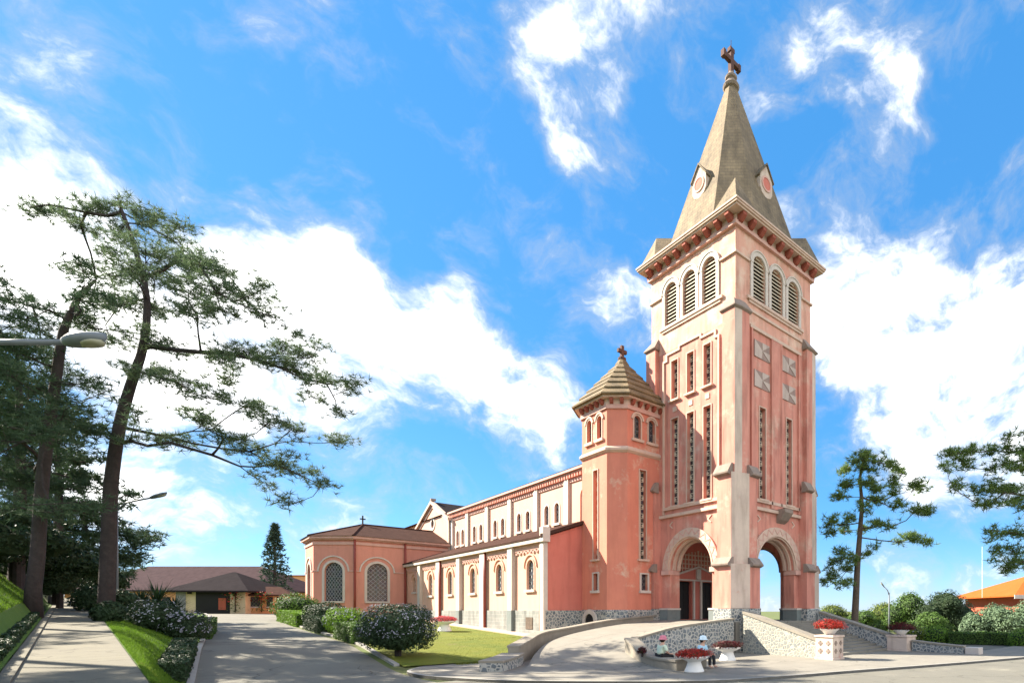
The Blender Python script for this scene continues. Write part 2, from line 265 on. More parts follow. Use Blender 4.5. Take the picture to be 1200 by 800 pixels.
# ------------------------------------------------------------------ mesh helpers
class MB:
    def __init__(s): s.v = []; s.f = []; s.m = []
    def add(s, vs, fs, mi=0):
        o = len(s.v); s.v += [tuple(v) for v in vs]; s.f += [tuple(i + o for i in f) for f in fs]; s.m += [mi] * len(fs); return s
    def box(s, x0, x1, y0, y1, z0, z1, mi=0):
        return s.add([(x0, y0, z0), (x1, y0, z0), (x1, y1, z0), (x0, y1, z0), (x0, y0, z1), (x1, y0, z1), (x1, y1, z1), (x0, y1, z1)],
                     [(3, 2, 1, 0), (4, 5, 6, 7), (0, 1, 5, 4), (1, 2, 6, 5), (2, 3, 7, 6), (3, 0, 4, 7)], mi)
    def loft(s, rings, mi=0, cap=True, closed=True):
        n = len(rings[0]); vs = [p for r in rings for p in r]; fs = []
        for k in range(len(rings) - 1):
            for i in range(n if closed else n - 1):
                j = (i + 1) % n; fs.append((k * n + i, k * n + j, (k + 1) * n + j, (k + 1) * n + i))
        if cap: fs += [tuple(range(n))[::-1], tuple(range((len(rings) - 1) * n, len(rings) * n))]
        return s.add(vs, fs, mi)
    def prism(s, poly, z0, z1, mi=0): return s.loft([[(x, y, z0) for x, y in poly], [(x, y, z1) for x, y in poly]], mi)
    def tube(s, pts, rad, n=7, mi=0):
        rings = []; pts = [Vector(p) for p in pts]
        for i, p in enumerate(pts):
            d = (pts[min(i + 1, len(pts) - 1)] - pts[max(i - 1, 0)]).normalized()
            a = d.cross(Vector((0, 0, 1)) if abs(d.z) < .9 else Vector((1, 0, 0))).normalized(); b = d.cross(a)
            r = rad[i] if isinstance(rad, (list, tuple)) else rad
            rings.append([p + (a * math.cos(t) + b * math.sin(t)) * r for t in [2 * math.pi * k / n for k in range(n)]])
        return s.loft(rings, mi)
    def lathe(s, c, prof, n=20, mi=0):
        return s.loft([[(c[0] + r * math.cos(2 * math.pi * k / n), c[1] + r * math.sin(2 * math.pi * k / n), c[2] + z) for k in range(n)] for r, z in prof], mi)
    def build(s, name, mats, parent=None, smooth=False, label=None, kind=None, bevel=0):
        me = bpy.data.meshes.new(name)
        off = Vector((0, 0, 0)); p = parent
        while p is not None: off += p.location; p = p.parent
        me.from_pydata([tuple(Vector(v) - off) for v in s.v], [], s.f)
        for m in (mats if isinstance(mats, (list, tuple)) else [mats]): me.materials.append(M[m])
        me.polygons.foreach_set('material_index', s.m)
        if smooth: me.polygons.foreach_set('use_smooth', [True] * len(s.f))
        bm = bmesh.new(); bm.from_mesh(me); bmesh.ops.recalc_face_normals(bm, faces=bm.faces); bm.to_mesh(me); bm.free()
        me.update()
        o = bpy.data.objects.new(name, me); COL.objects.link(o); o.parent = parent
        if bevel:
            b = o.modifiers.new('bevel', 'BEVEL'); b.width = bevel; b.segments = 2; b.limit_method = 'ANGLE'; b.angle_limit = R(40)
        if label: o['label'] = label
        if kind: o['kind'] = kind
        return o
def pieces(mb, name, mats, parent, **kw):
    """build every separate piece of mb as a mesh of its own"""
    par = list(range(len(mb.v)))
    def find(i):
        while par[i] != i: par[i] = par[par[i]]; i = par[i]
        return i
    for f in mb.f:
        for i in f[1:]: par[find(i)] = find(f[0])
    grp = {}
    for k, f in enumerate(mb.f): grp.setdefault(find(f[0]), []).append(k)
    out = []
    for ks in grp.values():
        q = MB(); ids = {}
        for k in ks:
            nf = []
            for i in mb.f[k]:
                if i not in ids: ids[i] = len(q.v); q.v.append(mb.v[i])
                nf.append(ids[i])
            q.f.append(tuple(nf)); q.m.append(mb.m[k])
        out.append(q.build(name, mats, parent, **kw))
    return out
class Fr:
    """a wall's own frame: a along the wall, n outward, z up"""
    def __init__(s, O, U, Nn): s.O = Vector(O); s.U = Vector(U).normalized(); s.N = Vector(Nn).normalized()
    def __call__(s, a, n, z): return s.O + s.U * a + s.N * n + Vector((0, 0, z))
def fbox(mb, F, a0, a1, n0, n1, z0, z1, mi=0):
    return mb.add([F(a0, n0, z0), F(a1, n0, z0), F(a1, n1, z0), F(a0, n1, z0), F(a0, n0, z1), F(a1, n0, z1), F(a1, n1, z1), F(a0, n1, z1)],
                  [(3, 2, 1, 0), (4, 5, 6, 7), (0, 1, 5, 4), (1, 2, 6, 5), (2, 3, 7, 6), (3, 0, 4, 7)], mi)
def fpoly(mb, F, loop, n0, n1, mi=0):
    """a closed outline (a, z) given thickness from n0 to n1"""
    k = len(loop); vs = [F(a, n0, z) for a, z in loop] + [F(a, n1, z) for a, z in loop]
    tr = tessellate_polygon([[Vector((a, z, 0)) for a, z in loop]])
    fs = [tuple(t) for t in tr] + [tuple(i + k for i in t) for t in tr] + [(i, (i + 1) % k, (i + 1) % k + k, i + k) for i in range(k)]
    return mb.add(vs, fs, mi)
def rect(a0, a1, z0, z1): return [(a0, z0), (a1, z0), (a1, z1), (a0, z1)]
def archloop(c, w, z0, zs, n=14):
    r = w / 2
    return [(c - r, z0), (c + r, z0)] + [(c + r * math.cos(math.pi * k / n), zs + r * math.sin(math.pi * k / n)) for k in range(n + 1)]
def wall(mb, F, outline, holes, depth, mi=0, reveal_mi=None, n=0.0):
    loops = [outline] + holes; flat = [p for lp in loops for p in lp]
    tr = tessellate_polygon([[Vector((a, z, 0)) for a, z in lp] for lp in loops])
    mb.add([F(a, n, z) for a, z in flat], [tuple(t) for t in tr], mi)
    for lp in holes:
        k = len(lp)
        mb.add([F(a, n, z) for a, z in lp] + [F(a, n - depth, z) for a, z in lp], [(i, (i + 1) % k, (i + 1) % k + k, i + k) for i in range(k)], mi if reveal_mi is None else reveal_mi)
def ring(mb, F, c, zs, r0, r1, n0, n1, mi=0, n=18, a0=0, a1=math.pi, legs=0):
    o = []; i_ = []
    for k in range(n + 1):
        t = a0 + (a1 - a0) * k / n
        o.append((c + r1 * math.cos(t), zs + r1 * math.sin(t))); i_.append((c + r0 * math.cos(t), zs + r0 * math.sin(t)))
    if legs:
        o = [(c + r1, zs - legs)] + o + [(c - r1, zs - legs)]; i_ = [(c + r0, zs - legs)] + i_ + [(c - r0, zs - legs)]
    for k in range(len(o) - 1):
        q = [i_[k], o[k], o[k + 1], i_[k + 1]]
        vs = [F(a, n0, z) for a, z in q] + [F(a, n1, z) for a, z in q]
        mb.add(vs, [(4, 5, 6, 7), (1, 2, 6, 5), (3, 0, 4, 7)] + ([(0, 1, 5, 4)] if k == 0 else []) + ([(2, 3, 7, 6)] if k == len(o) - 2 else []), mi)
def thing(name, label, cat, loc=(0, 0, 0), group=None):
    o = bpy.data.objects.new(name, None); COL.objects.link(o); o.location = loc; o.empty_display_size = .3
    o['label'] = label; o['category'] = cat
    if group: o['group'] = group
    return o
def tag(o, label, cat, group=None):
    o['label'] = label; o['category'] = cat
    if group: o['group'] = group
    return o

# ------------------------------------------------------------------ terrain and ground
def interp(y, pts):
    if y <= pts[0][0]: return pts[0][1]
    for (a, b), (c, d) in zip(pts, pts[1:]):
        if y <= c: t = (y - a) / (c - a); return b + (d - b) * t
    return pts[-1][1]
def sm(t): t = max(0, min(1, t)); return t * t * (3 - 2 * t)
def g(y): return interp(y, [(-4, 0), (3, 0), (5, .14), (12, .9), (28, 1.45), (45, 2.05), (60, 2.42), (90, 2.6), (160, 2.62)])
def path_r(y): return -26.53 - .088 * (y + 8.16)
def path_l(y): return path_r(y) - 1.72
def path_z(y): return 1.265 + .0384 * (y + 8.16)
def road_l(y): return interp(y, [(-200, -25.8), (1, -25.8), (45, -23.6), (200, -23.6)])
def road_r(y): return interp(y, [(0, -19.0), (33, -19.5), (60, -17.0), (70, -9)])
def hgt(x, y):
    b = g(y) * (1 - .8 * sm((x - 6) / 22)) - .12
    rl = road_l(y)
    if x >= rl: return b
    pz = path_z(max(-60, min(y, 62)))
    if x >= path_r(y): t = (rl - x) / max(.2, rl - path_r(y)); return b + (pz - .02 - b) * sm(t)
    if x >= path_l(y): return pz - .03
    t = path_l(y) - .25 - x
    return pz - .03 + .45 * sm(t / .6) + min(2.2, .9 * max(0, t - .25)) + .12 * max(0, t - .25)
def strip(name, left, right, ys, nx, dz, m, kind='structure', thick=0):
    mb = MB(); rows = []
    for y in ys:
        a, b = left(y), right(y)
        rows.append([(a + (b - a) * i / nx, y) for i in range(nx + 1)])
    vs = [(x, y, hgt(x, y) + dz) for r in rows for x, y in r]; n = nx + 1
    fs = [(k * n + i, k * n + i + 1, (k + 1) * n + i + 1, (k + 1) * n + i) for k in range(len(rows) - 1) for i in range(nx)]
    mb.add(vs, fs)
    if thick:
        per = list(range(n)) + [k * n + nx for k in range(1, len(rows))] + [(len(rows) - 1) * n + i for i in range(nx - 1, -1, -1)] + [k * n for k in range(len(rows) - 2, 0, -1)]
        q = len(per); mb.add([vs[i] for i in per] + [(vs[i][0], vs[i][1], vs[i][2] - thick) for i in per], [(i, (i + 1) % q, (i + 1) % q + q, i + q) for i in range(q)])
    o = mb.build(name, m, smooth=not thick)
    if kind: o['kind'] = kind
    return o
def frange(a, b, s):
    n = max(1, round((b - a) / s)); return [a + (b - a) * i / n for i in range(n + 1)]
gx = [-900, -500, -250, -120, -80] + frange(-60, -40, 2) + frange(-39.5, -17, .45) + frange(-16, 30, 2) + [40, 60, 90, 140, 300, 600, 1100]
gy = [-500, -200, -90, -60] + frange(-45, -16, 3) + frange(-15, 65, 1.25) + [75, 90, 110, 140, 200, 400, 800, 1500]
mb = MB(); mb.add([(x, y, hgt(x, y) - .02) for y in gy for x in gx], [(j * len(gx) + i, j * len(gx) + i + 1, (j + 1) * len(gx) + i + 1, (j + 1) * len(gx) + i) for j in range(len(gy) - 1) for i in range(len(gx) - 1)])
mb.build('ground', 'earth_green', smooth=True, kind='structure')
strip('road', road_l, lambda y: interp(y, [(-200, 120), (-2.5, 120), (-1.2, -18.9), (0, -19.0), (33, -19.5), (60, -17), (70, -9)]), [-60, -40, -30, -25, -20, -17, -14, -11, -8, -5, -3.5, -2.5] + frange(-1.2, 70, 1.25), 22, .012, 'asphalt')
strip('footpath', path_l, path_r, frange(-16, 62, 1.0), 3, .05, 'footpath', thick=.12)
strip('path_edging', lambda y: path_l(y) - .2, lambda y: path_l(y) - .003, frange(-16, 62, 1.0), 1, .1, 'footpath', thick=.2)
strip('verge', lambda y: path_r(y) + .02, lambda y: road_l(y) - .22, frange(-14, 62, .8), 8, .02, 'grass')
strip('verge_kerb', lambda y: road_l(y) - .2, lambda y: road_l(y) - .004, frange(-14, 62, 1.0), 1, .09, 'kerb_stone', thick=.2)
strip('bank_lawn', lambda y: path_l(y) - 16, lambda y: path_l(y) - .22, frange(-12, 40, .7), 60, .11, 'grass')
strip('church_lawn', lambda y: road_r(max(y, 0)) + .6, lambda y: interp(y, [(3, -12.6), (6.5, -11.5), (10, -9.6), (12, -8.6), (45, -8.6)]), frange(4.6, 44.5, 1.0), 8, .06, 'lawn_yellow')
strip('gravel_path', lambda y: interp(y, [(8.6, -9.9), (10, -9.3), (12, -8.5), (45, -8.5)]), lambda y: -7.05, frange(8.6, 44.5, 1.2), 3, .10, 'sand_path', thick=.15)
strip('lawn_kerb', lambda y: road_r(max(y, 0)) + .35, lambda y: road_r(max(y, 0)) + .58, frange(5.2, 44.5, 1.0), 1, .1, 'kerb_stone', thick=.2)
# paved apron round the foot of the church: a slab whose kerb stands on the road
def slab(name, poly, z0, z1, m, kind='structure'):
    mb = MB(); fpoly(mb, Fr((0, 0, 0), (1, 0, 0), (0, 0, 1)), [(0, 0)] * 0 or [(x, 0) for x, y in []] or [(0, 0), (1, 0), (1, 1)], 0, 0) if False else None
    k = len(poly); tr = tessellate_polygon([[Vector((x, y, 0)) for x, y in poly]])
    mb.add([(x, y, z1) for x, y in poly] + [(x, y, z0) for x, y in poly], [tuple(t) for t in tr] + [(i, (i + 1) % k, (i + 1) % k + k, i + k) for i in range(k)])
    o = mb.build(name, m); o['kind'] = kind; return o
def smooth_poly(pts, n=6, closed=False):
    out = []; P = [Vector((*p, 0)) if len(p) == 2 else Vector(p) for p in pts]
    for i in range(len(P) - 1):
        p0 = P[max(i - 1, 0)]; p1 = P[i]; p2 = P[i + 1]; p3 = P[min(i + 2, len(P) - 1)]
        for k in range(n):
            t = k / n; out.append(.5 * ((2 * p1) + (p2 - p0) * t + (2 * p0 - 5 * p1 + 4 * p2 - p3) * t * t + (3 * p1 - p0 - 3 * p2 + p3) * t ** 3))
    return out + [P[-1]]
front = [(v.x, v.y) for v in smooth_poly([(-15.0, 5.3), (-17.2, 4.9), (-18.7, 3.2), (-18.9, 1.2), (-18.3, -.9), (-17.0, -3.4), (-14.6, -6.2), (-11.6, -8.9), (-8, -10.2), (-4.5, -11.1), (1, -12.7), (7, -14.2), (14, -15.6), (24, -17)])]
slab('pavement', front + [(24, -11.4), (10, -11.2), (10, .5), (0, .5), (-9, 6), (-11.5, 6.2), (-13.2, 5.2), (-14.2, 5.2)], -.13, 0.0, 'concrete')
kb = MB(); kp = [Vector((x, y, 0)) for x, y in front]
for a, b in zip(kp, kp[1:]):
    d = (b - a).normalized(); nn = Vector((d.y, -d.x, 0)) * .16
    if nn.dot(Vector((-1, -1, 0))) < 0 and False: nn = -nn
    kb.add([a, b, b - nn, a - nn, a + Vector((0, 0, -.13)), b + Vector((0, 0, -.13))], [(0, 1, 2, 3), (0, 4, 5, 1)])
kb.v = [(x, y, z + (.004 if z > -.05 else 0)) for x, y, z in kb.v]
kb.build('pavement_kerb', 'kerb_stone', kind='structure')

# ------------------------------------------------------------------ the cathedral
church = thing('cathedral', 'pink and cream cathedral with a tall square bell tower, pointed spire and eight-sided stair turret', 'cathedral', (0, 0, 0))
WT = 8.7
FL = Fr((0, 0, 0), (0, 1, 0), (-1, 0, 0)); FF = Fr((0, 0, 0), (1, 0, 0), (0, -1, 0)); FRt = Fr((WT, 0, 0), (0, 1, 0), (1, 0, 0)); FB = Fr((0, WT, 0), (1, 0, 0), (0, 1, 0))
AC, AW, AZ = 4.35, 4.4, 5.72
LW = (2.4, 4.4, 6.4); SLX = (2.6, 4.3, 6.0); FNX = (2.8, 5.9)
def tower_holes(kind):
    hs_ = [archloop(AC, AW, 1.96, AZ, 22)] if kind != 'back' else []
    if kind == 'side':
        for c in SLX: hs_ += [rect(c - .37, c + .37, 10.45, 16.9), rect(c - .36, c + .36, 18.3, 21.2)]
    if kind == 'front':
        for c in FNX: hs_ += [rect(c - .33, c + .33, 10.45, 16.8)]
    return hs_
lower = MB(); upper = MB()
for F, k in ((FL, 'side'), (FF, 'front'), (FRt, 'side'), (FB, 'back')):
    hl = tower_holes(k); holes_arch = hl[:1] if k != 'back' else []
    if k != 'back':
        # below the string: the arch with a deep reveal; above: windows with shallow reveals
        wall(lower, F, rect(0, WT, 1.6, 9.7), holes_arch, .95)
        wall(lower, F, rect(0, WT, 9.7, 22.1), hl[1:], .36)
    else: wall(lower, F, rect(0, WT, 9.0, 22.1), [], .3)
    wall(upper, F, rect(0, WT, 22.1, 28.4), [archloop(c, 1.36, 24.0, 26.4) for c in LW], .36)
# inner skin of the porch and its ceiling
for F in (FL, FF, FRt): wall(lower, F, rect(.9, WT - .9, 1.9, 9.0), [archloop(AC, AW, 1.96, AZ, 22)], .01, n=-.95)
lower.box(.05, WT - .05, .05, WT - .05, 8.9, 9.15)
tw = lower.build('tower_wall', 'tower_pink', church)
tu = upper.build('belfry_wall', 'tower_upper', church)
# portal wall at the back of the porch
FP = Fr((0, 8.0, 0), (1, 0, 0), (0, -1, 0))
pw = MB(); DX = ((2.2, 3.6), (4.75, 6.15))
wall(pw, FP, rect(.2, 8.5, 1.9, 8.9), [rect(*DX[0], 2.0, 5.05), rect(*DX[1], 2.0, 5.05)], .4)
pwo = pw.build('portal_wall', 'side_red', church)
for (a, b) in DX:
    d = MB(); fbox(d, FP, a + .02, (a + b) / 2 - .01, -.36, -.3, 2.0, 5.03); fbox(d, FP, (a + b) / 2 + .01, b - .02, -.36, -.3, 2.0, 5.03)
    for q in range(4): fbox(d, FP, a + .1, (a + b) / 2 - .08, -.3, -.27, 2.15 + q * .72, 2.75 + q * .72); fbox(d, FP, (a + b) / 2 + .08, b - .1, -.3, -.27, 2.15 + q * .72, 2.75 + q * .72)
    do = d.build('door', 'black_wood', church)
t = MB(); fbox(t, FP, 3.68, 3.86, .02, .15, 2.0, 5.09); fbox(t, FP, 4.5, 4.68, .02, .15, 2.0, 5.09); fbox(t, FP, 3.95, 4.4, .02, .3, 5.25, 6.1); fbox(t, FP, 1.9, 2.12, .02, .15, 2.0, 5.09); fbox(t, FP, 6.22, 6.44, .02, .15, 2.0, 5.09); pieces(t, 'door_pillar', 'white_trim', church)
t = MB(); fpoly(t, FP, [(1.6, 5.22), (6.95, 5.22), (6.95, 5.4), (4.28, 6.2), (1.6, 5.4)], .02, .12); t.build('portal_pediment', 'side_red', church)
t = MB(); fpoly(t, FP, [(1.6, 5.4), (4.28, 6.2), (6.95, 5.4), (6.95, 5.55), (4.28, 6.36), (1.6, 5.55)], .04, .2); fbox(t, FP, 1.6, 6.95, .13, .2, 5.1, 5.22); t.build('pediment_moulding', 'white_trim', church)
lat = MB()
for k in range(-7, 8):
    a = 4.28 + k * .36; hz = math.sqrt(max(.01, 2.7 ** 2 - (a - 4.28) ** 2)); fbox(lat, FP, a - .05, a + .05, .03, .1, 5.5, 5.5 + hz * .75)
for k in range(6):
    z = 5.75 + k * .36; hx = math.sqrt(max(.01, 2.7 ** 2 - ((z - 5.5) / .75) ** 2)); fbox(lat, FP, 4.28 - hx, 4.28 + hx, .03, .09, z - .05, z + .05)
lat.build('lattice_screen', 'cream', church)
t = MB(); ring(t, FP, 4.28, 5.5, 2.75, 3.1, .02, .3); t.build('portal_arch', 'rose_trim', church)

# corner piers: square with a slanted outer face, stepping in at each cap
def pier_poly(cx, cy, p, e1, e2, c1, c2):
    pts = [(-p, e1), (-p, -p + c1), (-p + c2, -p), (e2, -p), (e2, e1)]
    sx = 1 if cx == 0 else -1; sy = 1 if cy == 0 else -1
    return [(cx + sx * x, cy + sy * y) for x, y in pts]
for cx in (0, WT):
    for cy in (0, WT):
        A = pier_poly(cx, cy, .78, 1.2, 1.6, .5, 1.35)
        def pp(p, de=0, c=0): return pier_poly(cx, cy, p, 1.2 + de, 1.6 + de, .5 + c, 1.35 + c)
        mbp = MB(); mbp.prism(pp(.82, .05), -.4, 2.83); mbp.build('pier_plinth', 'cobble', church)
        mbp = MB(); mbp.prism(pp(.78), 2.85, 5.75); mbp.prism(pp(.62, -.1, -.05), 5.75, 11.75); mbp.prism(pier_poly(cx, cy, .36, .85, 1.0, .12, .62), 11.7, 22.6); o = mbp.build('corner_pier', ['tower_pink', 'pier_pale'], church)
        for f in o.data.polygons:
            nx_, ny_ = f.normal.x, f.normal.y
            if abs(f.normal.z) < .3 and abs(nx_) > .08 and abs(ny_) > .08: f.material_index = 1
        mbp = MB(); sx = 1 if cx == 0 else -1; sy = 1 if cy == 0 else -1
        for p, z, h_ in ((.78, 5.55, .45), (.62, 11.55, .6)):
            for lo, hi, ax in ((-p + .5, 1.25, 0), (-p + 1.35, 1.65, 1)):
                rings = []
                for o_, zz_ in ((.0, z), (.26, z + .1), (.28, z + .2), (-.1, z + .2 + h_)):
                    a_, b_ = -p - o_, -p + .3; r4 = [(a_, lo), (b_, lo), (b_, hi), (a_, hi)]
                    rings.append([(cx + sx * (u if ax == 0 else v), cy + sy * (v if ax == 0 else u), zz_) for u, v in r4])
                mbp.loft(rings)
        q = lambda p, z: [(x, y, z) for x, y in pier_poly(cx, cy, p, .85 + p * .3, 1.0 + p * .3, .12, .62)]
        mbp.loft([q(.38, 22.5), q(.5, 22.6), q(.5, 22.68), q(.02, 23.4)])
        pieces(mbp, 'pier_cap', 'cap_stone', church)
# arch mouldings with the zigzag band, spandrel chevrons
for F in (FL, FF, FRt):
    t = MB(); ring(t, F, AC, AZ, 2.38, 2.92, -.01, .14, 0, 26, legs=.0); zz = 26
    for k in range(zz):
        t0 = math.pi * k / zz; t1 = math.pi * (k + 1) / zz; ra, rb = (2.46, 2.84) if k % 2 else (2.84, 2.46)
        pa = Vector((AC + ra * math.cos(t0), AZ + ra * math.sin(t0))); pb = Vector((AC + rb * math.cos(t1), AZ + rb * math.sin(t1))); dd = (pb - pa).normalized(); pn = Vector((-dd.y, dd.x)) * .04
        fpoly(t, F, [tuple(pa - pn), tuple(pb - pn), tuple(pb + pn), tuple(pa + pn)], .13, .165, 1)
    t.build('arch_surround', ['cream', 'rose_trim'], church)
    t = MB(); ring(t, F, AC, AZ, AW / 2 - .02, 2.39, -.01, .08, 0, 26); t.build('arch_moulding', 'cream', church); t = MB(); ring(t, F, AC, AZ, 2.28, 2.39, .075, .18, 0, 26); t.build('arch_moulding', 'cream', church)
    for e_, n_ in ((.14, -.45), (.24, -.85)): t = MB(); ring(t, F, AC, AZ, AW / 2 - e_, AW / 2 - .0, n_, n_ + .22, 0, 26); t.build('arch_moulding', 'cream', church)
    t = MB()
    for s in (-1, 1): fbox(t, F, AC + s * 2.55 - .42, AC + s * 2.55 + .42, -.9, .22, AZ - .35, AZ - .02)
    pieces(t, 'arch_impost', 'rose_trim', church)
    t = MB()
    for s in (-1, 1): fbox(t, F, AC + s * 2.58 - .44, AC + s * 2.58 + .44, -.98, .3, 1.6, 2.75)
    jb = pieces(t, 'jamb_base', 'dark_stone', church)
    for s, j_ in zip((-1, 1), jb): t = MB(); fbox(t, F, AC + s * 2.58 - .48, AC + s * 2.58 + .48, -1.0, .34, 2.75, 2.88); t.build('jamb_moulding', 'white_trim', j_)
    t = MB()
    for s in (-1, 1): fpoly(t, F, [(AC + s * 2.0 - .18, 9.3), (AC + s * 2.0 + .12, 9.05), (AC + s * 2.0 - .18, 8.8), (AC + s * 2.0 - .05, 8.8), (AC + s * 2.0 + .26, 9.05), (AC + s * 2.0 - .05, 9.3)], .003, .05)
    pieces(t, 'spandrel_chevron', 'cream', church)
    t = MB(); fbox(t, F, 1.1, 7.6, -.02, .2, 9.62, 9.84); fbox(t, F, 1.5, 7.2, -.02, .16, 10.18, 10.4); pieces(t, 'string_course', 'cream', church)
# tower windows
def grille(parent, F, c, w, z0, z1, n):
    g_ = MB(); st = .34; k = 0; z = z0
    fbox(g_, F, c - .03, c + .03, n, n + .05, z0, z1)
    while z < z1 - .1:
        zt = min(z + st, z1); s = 1 if k % 2 else -1
        fbox(g_, F, c - w / 2, c + w / 2, n, n + .04, z, z + .045)
        fpoly(g_, F, [(c + s * w / 2, z), (c + s * w / 2, zt), (c + s * w * .18, (z + zt) / 2)], n + .005, n + .05)
        z += st; k += 1
    g_.build('grille', 'louvre', parent)
def slot_window(F, c, w, z0, z1, sill=.3):
    f_ = MB(); e = .07
    for s in (-1, 1): fbox(f_, F, c + s * (w / 2 + e / 2) - e / 2, c + s * (w / 2 + e / 2) + e / 2, -.01, .06, z0, z1 + e)
    fbox(f_, F, c - w / 2, c + w / 2, -.01, .06, z1, z1 + e)
    wo_ = f_.build('window', 'cream', church)
    p_ = MB(); fbox(p_, F, c - w / 2 + .003, c + w / 2 - .003, -.36, -.32, z0 + .003, z1 - .003); p_.build('pane', 'dark_glass', wo_)
    grille(wo_, F, c, w - .02, z0 + .01, z1 - .01, -.31)
    s_ = MB(); fbox(s_, F, c - w / 2 - .2, c + w / 2 + .2, -.02, .2, z0 - .14, z0 - .002); s_.build('sill', 'cream', wo_)
for F in (FL, FRt):
    for c in SLX: slot_window(F, c, .74, 10.45, 16.9); slot_window(F, c, .72, 18.3, 21.2)
    t = MB()
    for a in (1.4, 7.15): fbox(t, F, a, a + .13, -.01, .12, 9.9, 21.3)
    fpoly(t, F, [(1.4, 21.3), (1.9, 21.3), (1.9, 21.75), (3.3, 21.75), (3.3, 22.0), (5.4, 22.0), (5.4, 21.75), (6.78, 21.75), (6.78, 21.3), (7.28, 21.3), (7.28, 21.45), (6.95, 21.45), (6.95, 21.9), (5.55, 21.9), (5.55, 22.15), (3.15, 22.15), (3.15, 21.9), (1.73, 21.9), (1.73, 21.45), (1.4, 21.45)], -.01, .1)
    for c in SLX: fbox(t, F, c - .2, c + .2, -.01, .05, 17.4, 17.75)
    t.build('recess_moulding', 'cream', church)
for c in FNX: slot_window(FF, c, .66, 10.45, 16.8)
t = MB()
for a in (1.55, 3.75, 4.85, 7.05): fbox(t, FF, a - .07, a + .07, -.01, .16, 9.9, 21.9)
fbox(t, FF, 3.82, 4.78, -.01, .12, 9.9, 21.9)
pieces(t, 'front_rib', 'tower_pink', church)
t = MB(); fbox(t, FF, 1.4, 7.3, -.01, .14, 21.9, 22.12); fbox(t, FF, 1.2, 7.5, -.01, .1, 23.0, 23.18); pieces(t, 'front_moulding', 'cream', church)
for c in FNX:
    for z0, z1 in ((18.1, 19.25), (20.15, 21.3)):
        t = MB(); a0, a1 = c - .9, c + .78; fbox(t, FF, a0, a1, -.01, .04, z0, z1); am, zm = (a0 + a1) / 2, (z0 + z1) / 2
        for tri in ([(a0, z0), (am, zm), (a0, z1)], [(am, zm), (a1, z0), (a1, zm)], [(am, zm), (am, z1), (a1, z1)], [(a0, z0), (am - .1, z0), (am, zm)]): fpoly(t, FF, tri, .042, .075, 1)
        t.build('relief_panel', ['panel_dark', 'panel_pale'], church, label='flat square panel with a pale triangle pattern')
# grey gargoyle bracket under the front windows
t = MB(); fpoly(t, Fr((4.9, 0, 0), (0, -1, 0), (1, 0, 0)), [(-.05, 9.95), (.75, 9.95), (.75, 9.7), (.35, 9.2), (-.05, 8.95)], -.5, .5); t.build('bracket', 'cap_stone', church)
for F in (FL, FF, FRt, FB):
    for c in LW:
        f_ = MB(); ring(f_, F, c, 26.4, .68, .95, -.01, .12, 0, 14, legs=0); ring(f_, F, c, 26.4, .95, 1.03, -.01, .17, 0, 14)
        for s in (-1, 1): fbox(f_, F, c + s * .81 - .13, c + s * .81 + .13, -.01, .1, 24.0, 26.4)
        wo_ = f_.build('belfry_window', 'white_trim', church)
        v_ = MB(); fpoly(v_, F, archloop(c, 1.35, 24.0, 26.4), -.42, -.38); v_.build('pane', 'dark_void', wo_)
        s_ = MB(); z = 24.05
        while z < 27.0:
            hw = .675 if z < 26.35 else math.sqrt(max(.02, .675 ** 2 - (z + .1 - 26.4) ** 2))
            if hw > .15: s_.add([F(c - hw, -.34, z + .2), F(c + hw, -.34, z + .2), F(c + hw, -.06, z), F(c - hw, -.06, z), F(c - hw, -.34, z + .255), F(c + hw, -.34, z + .255), F(c + hw, -.06, z + .075), F(c - hw, -.06, z + .075)], [(0, 1, 2, 3), (7, 6, 5, 4), (2, 6, 7, 3), (0, 4, 5, 1), (0, 3, 7, 4), (1, 5, 6, 2)])
            z += .262
        s_.build('louvre_slats', 'louvre', wo_)
    t = MB(); fbox(t, F, 1.1, 7.6, -.01, .17, 23.76, 23.97); fbox(t, F, 1.3, 7.4, -.01, .1, 23.58, 23.76); pieces(t, 'belfry_sill', 'cream', church)
    e_ = .14 if F in (FL, FRt) else 0
    t = MB(); fbox(t, F, -e_, 1.35, .0, .14, 26.3, 26.44); fbox(t, F, 7.35, WT + e_, .0, .14, 26.3, 26.44); pieces(t, 'belfry_string', 'cream', church)
# crown cornice
t = MB(); o1 = .22; t.box(-o1, WT + o1, -o1, WT + o1, 28.1, 28.36); t.build('cornice_band', 'rose_trim', church)
t = MB()
for o_, z0, z1 in ((.72, 28.80, 28.93), (.82, 28.93, 29.06), (.88, 29.06, 29.18)): t.box(-o_, WT + o_, -o_, WT + o_, z0, z1)
t.box(-.12, WT + .12, -.12, WT + .12, 28.36, 28.8)
t.build('cornice', 'cream', church)
cb0 = None
for F in (FL, FF, FRt, FB):
    for k in range(9):
        a = .22 + k * (WT - .44) / 8
        c_ = MB(); fpoly(c_, Fr(F(a, 0, 0), F.N, F.U), [(.1, 28.28), (.36, 28.34), (.66, 28.6), (.66, 28.798), (.1, 28.798)], -.17, .17)
        c_.build('corbel', 'corbel_red', church)
